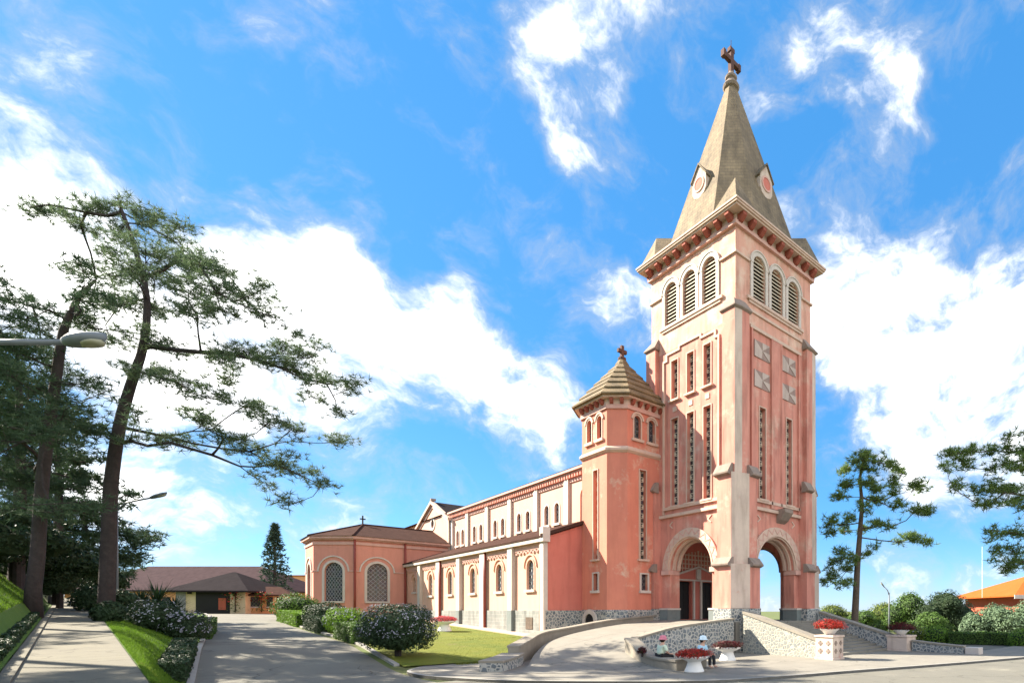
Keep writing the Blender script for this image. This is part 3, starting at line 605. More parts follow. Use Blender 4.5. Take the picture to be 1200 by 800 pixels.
# spire: eight faces, slightly flared foot
SC = (4.35, 4.35)
def octo(hx, hb, z, c=SC):
    k = math.sqrt(2) * hb - hx
    return [(c[0] + x, c[1] + y, z) for x, y in ((-hx, -k), (-k, -hx), (k, -hx), (hx, -k), (hx, k), (k, hx), (-k, hx), (-hx, k))]
sp = MB(); sp.loft([octo(4.62, 5.02, 29.18), octo(4.28, 4.62, 30.1), octo(3.68, 3.98, 32.1), octo(.36, .38, 43.2)]); sp.build('spire', 'spire_slate', church)
for sx in (-1, 1):
    for sy in (-1, 1):
        # little gabled roof from the corner back into the spire, ridge on the diagonal
        d = Vector((sx, sy, 0)).normalized(); n = Vector((-d.y, d.x, 0)); c = Vector((*SC, 0)); t = MB()
        e0, e1 = c + d * 5.8, c + d * 2.4
        wd = 1.5
        t.add([e0 - n * wd + Vector((0, 0, 29.18)), e0 + n * wd + Vector((0, 0, 29.18)), e0 + Vector((0, 0, 31.55)), e1 - n * wd + Vector((0, 0, 29.18)), e1 + n * wd + Vector((0, 0, 29.18)), e1 + Vector((0, 0, 31.55)), e0 + d * 1.3 + Vector((0, 0, 29.18))], [(0, 3, 5, 2), (1, 2, 5, 4), (3, 4, 5), (0, 2, 6), (2, 1, 6)])
        t.build('corner_gablet', 'spire_slate', church)
def spx(z): return 4.28 - (z - 30.1) * (.30) if z < 32.1 else 3.68 - (z - 32.1) * (3.32 / 11.1)
for nx_, ny_ in ((-1, 0), (0, -1), (1, 0), (0, 1)):
    Nv = Vector((nx_, ny_, 0)); F = Fr(Vector((*SC, 0)) + Nv * (spx(33.2) + .12), (-ny_, nx_, 0) if nx_ == 0 else (0, 1, 0), Nv)
    t = MB(); lp = [(-.7, 33.3), (-.5, 32.95), (0, 32.75), (.5, 32.95), (.7, 33.3), (.7, 34.2), (0, 35.1), (-.7, 34.2)]; fpoly(t, F, lp, -1.2, .0)
    lu = t.build('lucarne', 'pier_pale', church)
    t = MB(); ring(t, F, 0, 33.75, .42, .54, .0, .06, 0, 18, 0, 2 * math.pi); t.build('lucarne_ring', 'rose_trim', lu)
    t = MB(); fpoly(t, F, [(.42 * math.cos(k * .4), 33.75 + .42 * math.sin(k * .4)) for k in range(16)], .002, .03); t.build('lucarne_disc', 'side_red', lu)
    t = MB(); fpoly(t, F, [(-.8, 34.1), (0, 35.15), (.8, 34.1), (.8, 34.22), (0, 35.3), (-.8, 34.22)], -1.2, .1); t.build('lucarne_roof', 'spire_slate', lu)
t = MB(); t.lathe((*SC, 0), [(.3, 42.8), (.36, 42.95), (.58, 43.05), (.66, 43.2), (.58, 43.36), (.38, 43.45), (.32, 43.75), (.44, 43.82), (.48, 43.94), (.4, 44.05), (.26, 44.15), (.18, 44.4)], 16); t.build('finial', 'cap_stone', church, smooth=False)
t = MB(); c = SC
t.box(c[0] - .17, c[0] + .17, c[1] - .15, c[1] + .15, 44.2, 46.1); t.box(c[0] - .85, c[0] + .85, c[1] - .145, c[1] + .145, 45.1, 45.44)
for dx in (-.85, .85): t.box(c[0] + dx - .13, c[0] + dx + .13, c[1] - .17, c[1] + .17, 45.02, 45.52)
t.box(c[0] - .25, c[0] + .25, c[1] - .17, c[1] + .17, 45.9, 46.2); t.tube([(c[0], c[1], 46.1), (c[0], c[1], 46.9)], .025, 5)
t.build('spire_cross', 'rust', church)

# stair turret
TP = [(-3.0, 7.8), (.25, 7.8), (1.35, 8.85), (1.35, 12.15), (.25, 13.2), (-3.0, 13.2), (-4.05, 12.15), (-4.05, 8.85)]
TCc = (-1.36, 10.5)
def grow(poly, c, e):
    return [(x + e * (1 if x > c[0] else -1) * (1 if abs(x - c[0]) > 2 else .42), y + e * (1 if y > c[1] else -1) * (1 if abs(y - c[1]) > 2 else .42)) for x, y in poly]
FTL = Fr((-4.05, 8.85, 0), (0, 1, 0), (-1, 0, 0)); FTF = Fr((-3.0, 7.8, 0), (1, 0, 0), (0, -1, 0))
t = MB(); Z0 = -.4
th = lambda L_: [archloop(L_ / 2 - .72, .62, 15.3, 16.7), archloop(L_ / 2 + .62, .62, 15.3, 16.7)]
SLW = 1.42
wall(t, FTL, rect(0, 3.3, Z0, 17.7), th(3.3) + [rect(SLW - .3, SLW + .3, 6.5, 13.1), rect(SLW - .3, SLW + .3, 4.2, 5.45)], .3)
wall(t, FTF, rect(0, 3.25, Z0, 17.7), th(3.25) + [rect(1.4 - .3, 1.4 + .3, 6.5, 13.1), rect(1.55 - .3, 1.55 + .3, 4.2, 5.4)], .3)
for i in range(8):
    a, b = TP[i], TP[(i + 1) % 8]
    if i in (0, 6): continue
    t.add([(*a, Z0), (*b, Z0), (*b, 17.7), (*a, 17.7)], [(0, 1, 2, 3)])
t.build('turret_wall', 'turret_pink', church)
t = MB(); G = lambda e: grow(TP, TCc, e)
t.loft([[(x, y, 14.15) for x, y in G(.02)], [(x, y, 14.3) for x, y in G(.2)], [(x, y, 14.45) for x, y in G(.2)], [(x, y, 14.62) for x, y in G(.02)]]); t.build('turret_string', 'cream', church)
t = MB(); t.loft([[(x, y, -.4) for x, y in G(.07)], [(x, y, 2.68) for x, y in G(.07)], [(x, y, 2.76) for x, y in G(.0)]]); t.build('turret_plinth', 'cobble', church)
t = MB(); t.prism(G(.12), 17.3, 17.6); t.build('turret_band', 'rose_trim', church)
t = MB(); t.prism(G(.1), 17.6, 17.98); t.prism(G(.5), 17.98, 18.12); t.build('turret_cornice', 'cream', church)
for i in (7, 0, 6, 1):
    a, b = Vector(TP[i]), Vector(TP[(i + 1) % 8]); ln = (b - a).length; u = (b - a) / ln; nn = Vector((u.y, -u.x)); cnt = 5 if ln > 2 else 2
    for k in range(cnt):
        s_ = ln * (k + .5) / cnt; p_ = a + u * s_
        c_ = MB(); Fk = Fr((p_.x, p_.y, 0), (nn.x, nn.y, 0), (u.x, u.y, 0)); fpoly(c_, Fk, [(.1, 17.6), (.3, 17.66), (.42, 17.82), (.42, 17.978), (.1, 17.978)], -.12, .12); c_.build('turret_corbel', 'corbel_red', church)
t = MB(); st = 7
for k in range(st):
    f0 = 1 - k / st; f1 = 1 - (k + 1) / st; zz = lambda f: 18.12 + 4.15 * (1 - f) ** .96
    base = grow(TP, TCc, .62)
    sc_ = lambda f, e=0: [(TCc[0] - .15 * (1 - f) + (x - TCc[0]) * f * (1 + e), TCc[1] + (y - TCc[1]) * f * (1 + e)) for x, y in base]
    f1b = max(f1, .06)
    t.loft([[(x, y, zz(f0)) for x, y in sc_(f0, .03)], [(x, y, zz(f0) + .09) for x, y in sc_(f0, .035)], [(x, y, zz(f1) + .02) for x, y in sc_(f1b, .0)]])
t.build('turret_roof', 'turret_tile', church)
t = MB(); cx, cy = TCc[0] - .15, TCc[1]; t.lathe((cx, cy, 0), [(.22, 22.05), (.32, 22.2), (.32, 22.35), (.15, 22.45)], 10); t.box(cx - .12, cx + .12, cy - .12, cy + .12, 22.35, 23.3); t.box(cx - .4, cx + .4, cy - .115, cy + .115, 22.75, 23.0); t.build('turret_cross', 'rust', church)
def arch_window(F, c, w, z0, zs, depth, pane, trim='cream', e=.12, sill=True, hood=0, proud=.05, surround=True, name='window'):
    f_ = MB(); ring(f_, F, c, zs, w / 2, w / 2 + e, -.01, proud, 0, 12, legs=zs - z0)
    if hood:
        ring(f_, F, c, zs, w / 2 + hood, w / 2 + hood + .14, -.01, .1, 0, 14)
    wo_ = f_.build(name, trim, church)
    p_ = MB(); fpoly(p_, F, archloop(c, w - .006, z0 + .003, zs), -depth - .02, -depth + .03); p_.build('pane', pane, wo_)
    b_ = MB()
    fbox(b_, F, c - .02, c + .02, -depth + .032, -depth + .07, z0 + .01, zs + w / 2 - .02)
    nz = max(2, int((zs - z0) / .55))
    for k in range(1, nz + 1): fbox(b_, F, c - w / 2 + .01, c + w / 2 - .01, -depth + .034, -depth + .06, z0 + (zs - z0) * k / nz - .015, z0 + (zs - z0) * k / nz + .015)
    b_.build('glazing_bars', 'steel', wo_)
    if sill:
        s_ = MB(); fbox(s_, F, c - w / 2 - .22, c + w / 2 + .22, -.02, .16, z0 - .2, z0 - .004); s_.build('sill', 'white_trim' if trim == 'nave_pink' else trim, wo_)
    return wo_
for F, L_, cc_ in ((FTL, 3.3, SLW), (FTF, 3.25, 1.4)):
    for c in (L_ / 2 - .72, L_ / 2 + .62): arch_window(F, c, .62, 15.3, 16.7, .28, 'dark_glass', 'cream', .1, True, .12)
    slot_window(F, cc_, .6, 6.5, 13.1)
    c = SLW if F is FTL else 1.55; z1 = 5.45 if F is FTL else 5.4
    f_ = MB()
    for s in (-1, 1): fbox(f_, F, c + s * .37 - .07, c + s * .37 + .07, -.01, .06, 4.2, z1 + .1)
    fbox(f_, F, c - .3, c + .3, -.01, .06, z1, z1 + .1); wo_ = f_.build('window', 'white_trim', church)
    p_ = MB(); fbox(p_, F, c - .297, c + .297, -.3, -.26, 4.2, z1); p_.build('pane', 'dark_glass', wo_)
    s_ = MB(); fbox(s_, F, c - .5, c + .5, -.02, .2, 4.0, 4.195); s_.build('sill', 'white_trim', wo_)
t = MB(); ring(t, FTL, 2.05, 1.85, .62, .95, .05, .2, 0, 14, legs=1.2); bd = t.build('basement_arch', 'white_trim', church)
t = MB(); fpoly(t, FTL, archloop(2.05, 1.24, .7, 1.85), .075, .1); t.build('basement_door', 'black_wood', bd)

# aisle along the left side
XA, ZA = -7.0, 7.9
FA = Fr((XA, 12.2, 0), (0, 1, 0), (-1, 0, 0)); AL = 33.0
PIL = [0.0, 5.42, 10.92, 16.4, 21.95, 27.75]; WIN = [2.45, 7.95, 13.5, 19.1, 24.75, 30.1]
t = MB(); wall(t, FA, rect(0, AL, .2, ZA), [archloop(c, 1.15, 4.3, 6.0) for c in WIN[:5]] + [archloop(WIN[5], .9, 4.8, 6.0)], .22); t.build('aisle_wall', 'nave_pink', church)
t = MB(); fbox(t, FA, -.08, AL, -.02, .12, -.2, 2.72); t.build('aisle_plinth', 'block_grey', church)
for i, c in enumerate(WIN): arch_window(FA, c, 1.15 if i < 5 else .9, 4.3 if i < 5 else 4.8, 6.0, .2, 'stained_glass', 'nave_pink', .14, True, .34)
for i, a in enumerate(PIL):
    t = MB(); fbox(t, FA, a - (.08 if i == 0 else .38), a + .42, -.05, .3, .0, 7.72); t.build('aisle_pilaster', 'white_trim', church)
    if i in (2, 4):
        t = MB(); t.tube([FA(a - .5, .2, z) for z in (.6, 3, 5, 7.7)], .11, 8); t.build('downpipe', 'downpipe_red', church, smooth=True)
    elif i:
        t = MB(); fbox(t, FA, a - .40, a + .44, .0, .34, -.1, 2.72); t.build('pilaster_base', 'dark_stone', church)
t = MB()
for k in range(int(AL / .55)): ring(t, FA, .5 + k * .55, 7.05, .16, .26, -.01, .1, 0, 5); 
fbox(t, FA, 0, AL, -.01, .12, 7.3, 7.7); t.build('arcaded_frieze', 'rose_trim', church)
t = MB(); fbox(t, FA, -.12, AL, .0, .42, 7.72, 8.12); t.build('gutter', 'white_trim', church)
t = MB(); zr = lambda x: 8.13 + (x + 7.45) * .385
t.add([(-7.46, 12.05, zr(-7.46)), (-1.9, 12.05, zr(-1.9)), (-1.9, 45.3, zr(-1.9)), (-7.46, 45.3, zr(-7.46))] + [(-7.46, 12.05, zr(-7.46) - .14), (-1.9, 12.05, zr(-1.9) - .14), (-1.9, 45.3, zr(-1.9) - .14), (-7.46, 45.3, zr(-7.46) - .14)], [(0, 1, 2, 3), (7, 6, 5, 4), (0, 4, 5, 1), (1, 5, 6, 2), (2, 6, 7, 3), (3, 7, 4, 0)]); t.build('aisle_roof', 'roof_brown', church)
FE = Fr((-7.0, 12.2, 0), (1, 0, 0), (0, -1, 0))
t = MB(); wall(t, FE, [(0, .2), (5.2, .2), (5.2, 10.1), (0, 8.1)], [], .2); t.build('aisle_end_wall', 'side_red', church)
t = MB(); fbox(t, FE, -.1, 3.2, -.02, .1, -.2, 2.72); t.build('aisle_end_plinth', 'cobble', church)
t = MB(); fpoly(t, FE, [(-.5, 8.0), (3.3, 9.46), (3.3, 9.72), (-.5, 8.26)], -.01, .25); t.build('verge_board', 'roof_brown', church)
t = MB(); fbox(t, FE, -.45, .12, -.2, .32, 7.7, 8.75); t.build('verge_stop', 'white_trim', church)
t = MB(); t.tube([FA(.55, .22, z) for z in (1, 3, 5, 7.7)], .06, 7); t.build('downpipe', 'rose_trim', church, smooth=True)
t = MB(); fbox(t, FA, 1.85, 2.95, .1, .16, 1.3, 2.2); t.build('vent_hatch', 'bark_light', church, label='small brown hatch low in the plinth')

# clerestory and nave roof
XN = -2.0; FC = Fr((XN, 12.0, 0), (0, 1, 0), (-1, 0, 0)); CL = 33.2
CP = [5.73, 11.26, 16.79, 22.35, 27.89, 32.7]
CW = []
for i in range(5):
    m_ = (CP[i] + CP[i + 1]) / 2; dlt = .92 if i < 4 else .8
    CW += [m_ - dlt, m_ + dlt]
t = MB(); wall(t, FC, rect(-1, CL, 8, 14.2), [archloop(c, .82, 10.5, 11.9) for c in CW], .22); t.build('nave_wall', 'nave_pink', church)
for c in CW: arch_window(FC, c, .82, 10.5, 11.9, .2, 'stained_glass', 'white_trim', .14, True)
for a in CP:
    t = MB(); fbox(t, FC, a - .36, a + .36, -.02, .22, 9.2, 14.0); t.build('nave_pilaster', 'white_trim', church)
t = MB(); ring(t, FC, 3.0, 12.3, .6, .75, -.01, .1, 0, 12, legs=2.2); t.build('blind_arch', 'nave_pink', church)
t = MB(); fbox(t, FC, 2.85, 3.15, -.01, .06, 10.4, 12.3); t.build('blind_slot', 'rose_trim', church)
t = MB()
for k in range(int(CL / .42)): fbox(t, FC, .2 + k * .42, .4 + k * .42, .02, .34, 14.02, 14.34)
fbox(t, FC, .2, CL, .0, .06, 14.02, 14.34); t.build('dentil_course', 'arm_pink', church)
t = MB(); fbox(t, FC, -1, CL, -.01, .1, 13.7, 14.0); fbox(t, FC, -1, CL, -.05, .3, 14.34, 14.5); fbox(t, FC, -1, CL, -.05, .52, 14.5, 14.72); pieces(t, 'nave_cornice', 'rose_trim', church)
t = MB(); RX = 4.35; t.add([(-2.55, 8.8, 14.73), (RX, 8.8, 17.6), (11.25, 8.8, 14.73), (-2.55, 72, 14.73), (RX, 72, 17.6), (11.25, 72, 14.73)], [(0, 1, 4, 3), (1, 2, 5, 4), (0, 2, 1), (3, 4, 5), (0, 3, 5, 2)]); t.build('nave_roof', 'roof_brown', church)
t = MB(); t.box(10.6, 10.75, 8.8, 72, .2, 14.7); t.box(10.76, 15.7, 12.2, 45, .2, 7.9); t.box(-2, 10.6, 71.8, 72, .2, 14.7); t.box(-2.0, -1.9, 56.6, 71.8, .2, 14.7); pieces(t, 'far_wall', 'nave_pink', church)
t = MB(); t.add([(10.7, 12.05, 10.1), (16.15, 12.05, 8.0), (16.15, 45.3, 8.0), (10.7, 45.3, 10.1)] + [(10.7, 12.05, 9.95), (16.15, 12.05, 7.85), (16.15, 45.3, 7.85), (10.7, 45.3, 9.95)], [(0, 1, 2, 3), (7, 6, 5, 4), (0, 4, 5, 1), (1, 5, 6, 2), (2, 6, 7, 3), (3, 7, 4, 0)]); t.build('far_aisle_roof', 'roof_brown', church)

# transept gable and its polygonal arm
FG = Fr((-2.3, 45.0, 0), (0, 1, 0), (-1, 0, 0)); GC = 5.9
t = MB(); circ = [(GC + .5 * math.cos(k * math.pi / 9), 14.0 + .62 * math.sin(k * math.pi / 9)) for k in range(18)]
wall(t, FG, [(0, 1), (11.8, 1), (11.8, 13.9), (GC, 16.6), (0, 13.9)], [circ], .2); t.build('gable_wall', 'nave_pink', church)
t = MB(); fpoly(t, FG, circ, -.22, -.17); gw = t.build('round_window', 'stained_glass', church)
t = MB(); ring(t, FG, GC, 14.0, .55, .85, -.01, .08, 0, 20, 0, 2 * math.pi); t.build('surround', 'white_trim', gw)
t = MB()
for s in (-1, 1):
    fpoly(t, FG, [(GC, 16.6), (GC + s * 6.3, 13.72), (GC + s * 6.3, 14.05), (GC, 16.98)], -.1, .35); fpoly(t, FG, [(GC, 16.1), (GC + s * 5.6, 13.52), (GC + s * 5.6, 13.78), (GC, 16.4)], -.01, .1)
fbox(t, FG, -.02, .55, -.02, .12, 9, 13.85); fbox(t, FG, 11.25, 11.82, -.02, .12, 9, 13.85); t.build('gable_coping', 'cream', church)
t = MB(); fbox(t, FG, GC - .2, GC + .2, -.3, .3, 17.0, 17.3); t.build('gable_stop', 'cap_stone', church)
t = MB(); t.add([(-2.28, 44.6, 13.9), (-2.28, 50.9, 16.9), (-2.28, 57.2, 13.9), (11.3, 44.6, 13.9), (11.3, 50.9, 16.9), (11.3, 57.2, 13.9)], [(0, 1, 4, 3), (1, 2, 5, 4), (0, 2, 1), (3, 4, 5)]); t.build('transept_roof', 'roof_grey', church)
YT = 45.2; AP = [(-2.3, YT), (-12.25, YT), (-15.4, 48.35), (-15.4, 53.45), (-12.25, 56.6), (-2.3, 56.6)]
FR1 = Fr((-12.25, YT, 0), (1, 0, 0), (0, -1, 0)); FR2 = Fr((-15.4, 48.35, 0), (1, -1, 0), (-1, -1, 0)); FR3 = Fr((-15.4, 53.45, 0), (0, -1, 0), (-1, 0, 0))
t = MB(); A1 = 2.25; LC = math.hypot(3.15, 3.15)
wall(t, FR1, rect(0, 9.95, 1.2, 10.7), [archloop(A1, 2.0, 3.75, 7.0)], .25)
wall(t, FR2, rect(0, LC, 1.2, 10.7), [archloop(LC / 2, 2.0, 3.75, 7.0)], .25)
wall(t, FR3, rect(0, 5.1, 1.2, 10.7), [archloop(2.55, 2.0, 3.75, 7.0)], .25)
t.add([(-15.4, 53.45, 1.2), (-12.25, 56.6, 1.2), (-2.3, 56.6, 1.2), (-15.4, 53.45, 10.7), (-12.25, 56.6, 10.7), (-2.3, 56.6, 10.7)], [(0, 1, 4, 3), (1, 2, 5, 4)]); t.build('arm_wall', 'arm_pink', church)
for F, c in ((FR1, A1), (FR2, LC / 2), (FR3, 2.55)): arch_window(F, c, 2.0, 3.75, 7.0, .23, 'stained_glass', 'white_trim', .26, True, .62)
t = MB(); fbox(t, FR1, .05, .62, -.01, .08, 7.0, 7.12); fbox(t, FR1, 3.9, 5.3, -.01, .08, 7.0, 7.12); fbox(t, FR2, .02, .6, -.01, .08, 7.0, 7.12); fbox(t, FR2, 3.85, 4.4, -.01, .08, 7.0, 7.12); fbox(t, FR3, .02, .9, -.01, .08, 7.0, 7.12); fbox(t, FR3, 4.2, 5.08, -.01, .08, 7.0, 7.12); pieces(t, 'arm_string', 'rose_trim', church)
t = MB(); ce = (-8, 50.9)
def ofs(e): 
    k = e * .414
    return [(-2.3, YT - e), (-12.25 - k, YT - e), (-15.4 - e, 48.35 - k), (-15.4 - e, 53.45 + k), (-12.25 - k, 56.6 + e), (-2.3, 56.6 + e)]
t.prism(ofs(.1), 9.95, 10.25); t.prism(ofs(.2), 10.45, 10.6); t.prism(ofs(.42), 10.6, 10.86); pieces(t, 'arm_cornice', 'rose_trim', church)
t = MB(); e6 = [(x, y, 10.87) for x, y in ofs(.55)]; t.add(e6 + [(-10.2, 50.9, 13.0), (-2.3, 50.9, 13.0)], [(0, 1, 6, 7), (1, 2, 6), (2, 3, 6), (3, 4, 6), (4, 5, 7, 6), (0, 5, 4, 3, 2, 1)]); t.build('arm_roof', 'roof_brown', church)
t = MB()
for a, b in (((-12.48, 44.65, 10.9), (-10.2, 50.9, 13.03)), ((-15.95, 48.12, 10.9), (-10.2, 50.9, 13.03)), ((-10.2, 50.9, 13.03), (-2.35, 50.9, 13.03))): t.tube([a, b], .1, 5)
pieces(t, 'arm_ridge_tiles', 'roof_brown', church)
t = MB(); t.box(-10.27, -10.13, 50.83, 50.97, 13.0, 14.1); t.box(-10.5, -9.9, 50.84, 50.96, 13.62, 13.76); t.build('arm_cross', 'black_wood', church)
for x, y in ((-12.2, YT - .14), (-7.2, YT - .14)):
    t = MB(); t.tube([(x, y, z) for z in (2, 5, 8, 10.5)], .12, 8); t.build('downpipe', 'downpipe_red', church, smooth=True)

# ------------------------------------------------------------------ porch terrace, ramp, steps, walls
t = MB(); t.box(-.6, 9.3, -.55, 8.05, -.3, 1.97); t.build('terrace', 'concrete', kind='structure')
RO = [(-15.9, -1.6, .0), (-14.4, .3, .06), (-12.6, 3.0, .42), (-10.6, 5.2, .86), (-8, 6.6, 1.26), (-4.5, 7.1, 1.7), (-.55, 7.2, 1.98)]
RI = [(-10.4, -6.2, .0), (-10.0, -4.4, .06), (-9.5, -1.8, .42), (-8.6, -.55, .86), (-7.2, -.25, 1.26), (-4.0, -.22, 1.7), (-.55, -.2, 1.98)]
ro, ri = smooth_poly(RO, 5), smooth_poly(RI, 5)
t = MB(); n = 9; rows = [[(a.lerp(b, i / (n - 1))) for i in range(n)] for a, b in zip(ro, ri)]
t.add([p + Vector((0, 0, .012)) for r_ in rows for p in r_], [(k * n + i, k * n + i + 1, (k + 1) * n + i + 1, (k + 1) * n + i) for k in range(len(rows) - 1) for i in range(n - 1)])
t.build('ramp', 'concrete', smooth=True, kind='structure')
def run_wall(name, pts, w, zb, cope, m_body, m_cope, label, cat, over=.06, ch=.12):
    """a wall along a line of (x, y, top z), with a coping"""
    P = [Vector(p) for p in pts]; root = thing(name, label, cat, (P[0].x, P[0].y, zb)); b = MB(); c = MB(); ringsb = []; ringsc = []
    for i, p in enumerate(P):
        d = (P[min(i + 1, len(P) - 1)] - P[max(i - 1, 0)]); d.z = 0; d.normalize(); nn = Vector((-d.y, d.x, 0))
        q = lambda s, z: Vector((p.x, p.y, 0)) + nn * s + Vector((0, 0, z))
        ringsb.append([q(-w / 2, zb), q(w / 2, zb), q(w / 2, p.z - ch), q(-w / 2, p.z - ch)])
        e = w / 2 + over; ringsc.append([q(-e, p.z - ch), q(e, p.z - ch), q(e, p.z), q(-e, p.z)])
    b.loft(ringsb); c.loft(ringsc); b.build('wall_body', m_body, root); c.build('coping', m_cope, root, bevel=.02)
    return root
ow = smooth_poly([(-16.3, -.1, .5), (-15.2, 1.0, .54), (-14.2, 2.2, .6)], 4)
run_wall('ramp_wall', ow, 1.0, -.2, 1, ['cobble'], 'coping', 'low broad kerb wall at the foot of the ramp, cobbled end facing the road', 'wall')
ow = smooth_poly([(-14.1, 2.35, .95), (-12.6, 4.3, 1.1), (-10.6, 6.3, 1.42), (-8, 7.35, 1.66), (-4.5, 7.72, 2.1), (-.6, 7.75, 2.38)], 6)
run_wall('ramp_wall', ow, .55, -.2, 1, ['coping'], 'coping', 'long curved parapet wall climbing along the far edge of the ramp', 'wall')
iw = smooth_poly([(-8.9, -.78, 1.3), (-7.6, -.5, 1.5), (-6, -.5, 1.78), (-3.5, -.5, 2.03), (-.92, -.5, 2.24)], 5)
run_wall('ramp_wall', iw, .4, -.2, 1, ['cobble'], 'coping', 'cobblestone retaining wall under the ramp beside the tower pier', 'wall')
iw = smooth_poly([(-9.3, -.95, 1.3), (-9.6, -2.0, 1.0), (-9.8, -2.9, .66), (-9.95, -4.2, .52), (-9.95, -5.6, .5)], 5)
run_wall('ramp_wall', iw, .6, -.2, 1, ['coping'], 'coping', 'low curving wall at the inner foot of the ramp with two people sitting on it', 'wall')
# steps
steps = thing('front_steps', 'broad flight of stone steps rising to the front arch of the tower', 'steps', (4.35, -6.4, 0))
ns = 13; ri_, tr_ = 1.97 / ns, .46
for k in range(ns):
    y0 = -.56 - (ns - k) * tr_; t = MB(); t.box(.42, 8.4, y0, y0 + tr_ - (.0 if k < ns - 1 else .003), -.1, (k + 1) * ri_ - .003); t.build('step', 'concrete', steps, bevel=.012)
for x0, x1, nm, mm in ((-.35, .38, 'left', 'cobble_pale'), (8.44, 9.1, 'right', 'cobble')):
    root = thing('wing_wall', 'sloping cobbled side wall with a pale coping, %s' % ('between the tower pier and the white pedestal of red flowers' if nm == 'left' else 'far side of the front steps'), 'wall', ((x0 + x1) / 2, -3.5, 0))
    Fw = Fr((x0, 0, 0), (0, -1, 0), (-1, 0, 0)); wd = x1 - x0
    t = MB(); fpoly(t, Fw, [(.95, -.1), (6.55, -.1), (6.55, .95), (.95, 2.5)], -wd, 0); t.build('wall_body', mm, root)
    t = MB(); fpoly(t, Fw, [(.95, 2.5), (6.55, .95), (6.55, 1.1), (.95, 2.66)], -wd - .06, .06); t.build('coping', 'coping', root)
def pedestal(cx, cy, s, h, label, crosses=True):
    root = thing('pedestal', label, 'pedestal', (cx, cy, 0))
    t = MB(); e = s / 2; t.box(cx - e - .05, cx + e + .05, cy - e - .05, cy + e + .05, -.05, .12); t.box(cx - e, cx + e, cy - e, cy + e, .12, h - .12); t.box(cx - e - .06, cx + e + .06, cy - e - .06, cy + e + .06, h - .12, h); t.build('body', 'pier_pale', root, bevel=.02)
    if not crosses: return root
    t = MB()
    for F in (Fr((cx - e, cy, 0), (0, 1, 0), (-1, 0, 0)), Fr((cx, cy - e, 0), (1, 0, 0), (0, -1, 0))):
        for a in (-.25, .25):
            for z in (h * .36, h * .68):
                fbox(t, F, a - .05, a + .05, .002, .03, z - .13, z + .13); fbox(t, F, a - .13, a + .13, .002, .028, z - .05, z + .05)
    pieces(t, 'cross_opening', 'side_red', root) if False else t.build('cross_openings', 'cap_stone', root)
    return root
pedestal(-.3, -7.3, 1.1, 1.35, 'white pedestal with dark cross-shaped openings under bright red flowers')
pedestal(8.9, -7.2, 1.4, 1.05, 'plain white pedestal under dark maroon flowers at the right of the steps', False)
lw = [(8.9, -8.0, .75), (8.95, -9.5, .62), (9.0, -11.3, .5)]
run_wall('garden_wall', lw, .4, -.2, 1, ['cobble'], 'coping', 'low dark cobbled wall running forward from the right pedestal', 'wall')
t = MB(); t.box(8.7, 9.5, -12.2, -11.4, -.1, .42); tag(t.build('wall_end_block', 'white_trim', bevel=.03), 'small white block ending the low wall at the right', 'block')

# ------------------------------------------------------------------ vegetation makers
def leaves(mb, pts, size, mi=0, jit=1.0, clump=0):
    for p, nrm in pts:
        if clump and noise.noise(p * clump) < random.uniform(-.25, .1): continue
        n = (nrm + Vector((random.gauss(0, .45), random.gauss(0, .45), random.gauss(0, .45))) * jit).normalized()
        a = n.cross(Vector((random.gauss(0, 1), random.gauss(0, 1), random.gauss(0, 1)))).normalized(); b = n.cross(a); s = size * random.choice((.55, .8, 1, 1.2, 1.6))
        mb.add([p - a * s, p - b * s * .5 + n * s * .15, p + a * s, p + b * s * .5 + n * s * .15], [(0, 1, 2, 3)], mi)
def lump(v, s, k): return 1 + k * noise.noise(Vector(v) * s)
def ball_points(c, r, n, seed, k=.25, f=1.4, low=-.7, deep=.25):
    out = []; c = Vector(c)
    for _ in range(n):
        while True:
            d = Vector((random.gauss(0, 1), random.gauss(0, 1), random.gauss(0, 1))).normalized()
            if d.z > low: break
        s = lump(d + Vector((seed, seed * 2, 0)), f, k) * random.uniform(1 - deep, 1.04)
        out.append((c + Vector((d.x * r[0], d.y * r[1], d.z * r[2])) * s, d))
    return out
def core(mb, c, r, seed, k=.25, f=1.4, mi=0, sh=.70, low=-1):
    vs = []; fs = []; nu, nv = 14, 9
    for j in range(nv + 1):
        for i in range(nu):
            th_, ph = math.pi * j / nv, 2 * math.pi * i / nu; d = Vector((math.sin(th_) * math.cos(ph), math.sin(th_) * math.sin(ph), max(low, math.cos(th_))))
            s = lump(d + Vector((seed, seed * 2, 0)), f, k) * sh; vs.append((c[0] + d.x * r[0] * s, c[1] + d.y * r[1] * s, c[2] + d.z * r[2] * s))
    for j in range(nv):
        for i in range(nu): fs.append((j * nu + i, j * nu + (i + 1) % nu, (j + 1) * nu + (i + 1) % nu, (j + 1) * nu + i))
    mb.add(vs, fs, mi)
SEED = [0]
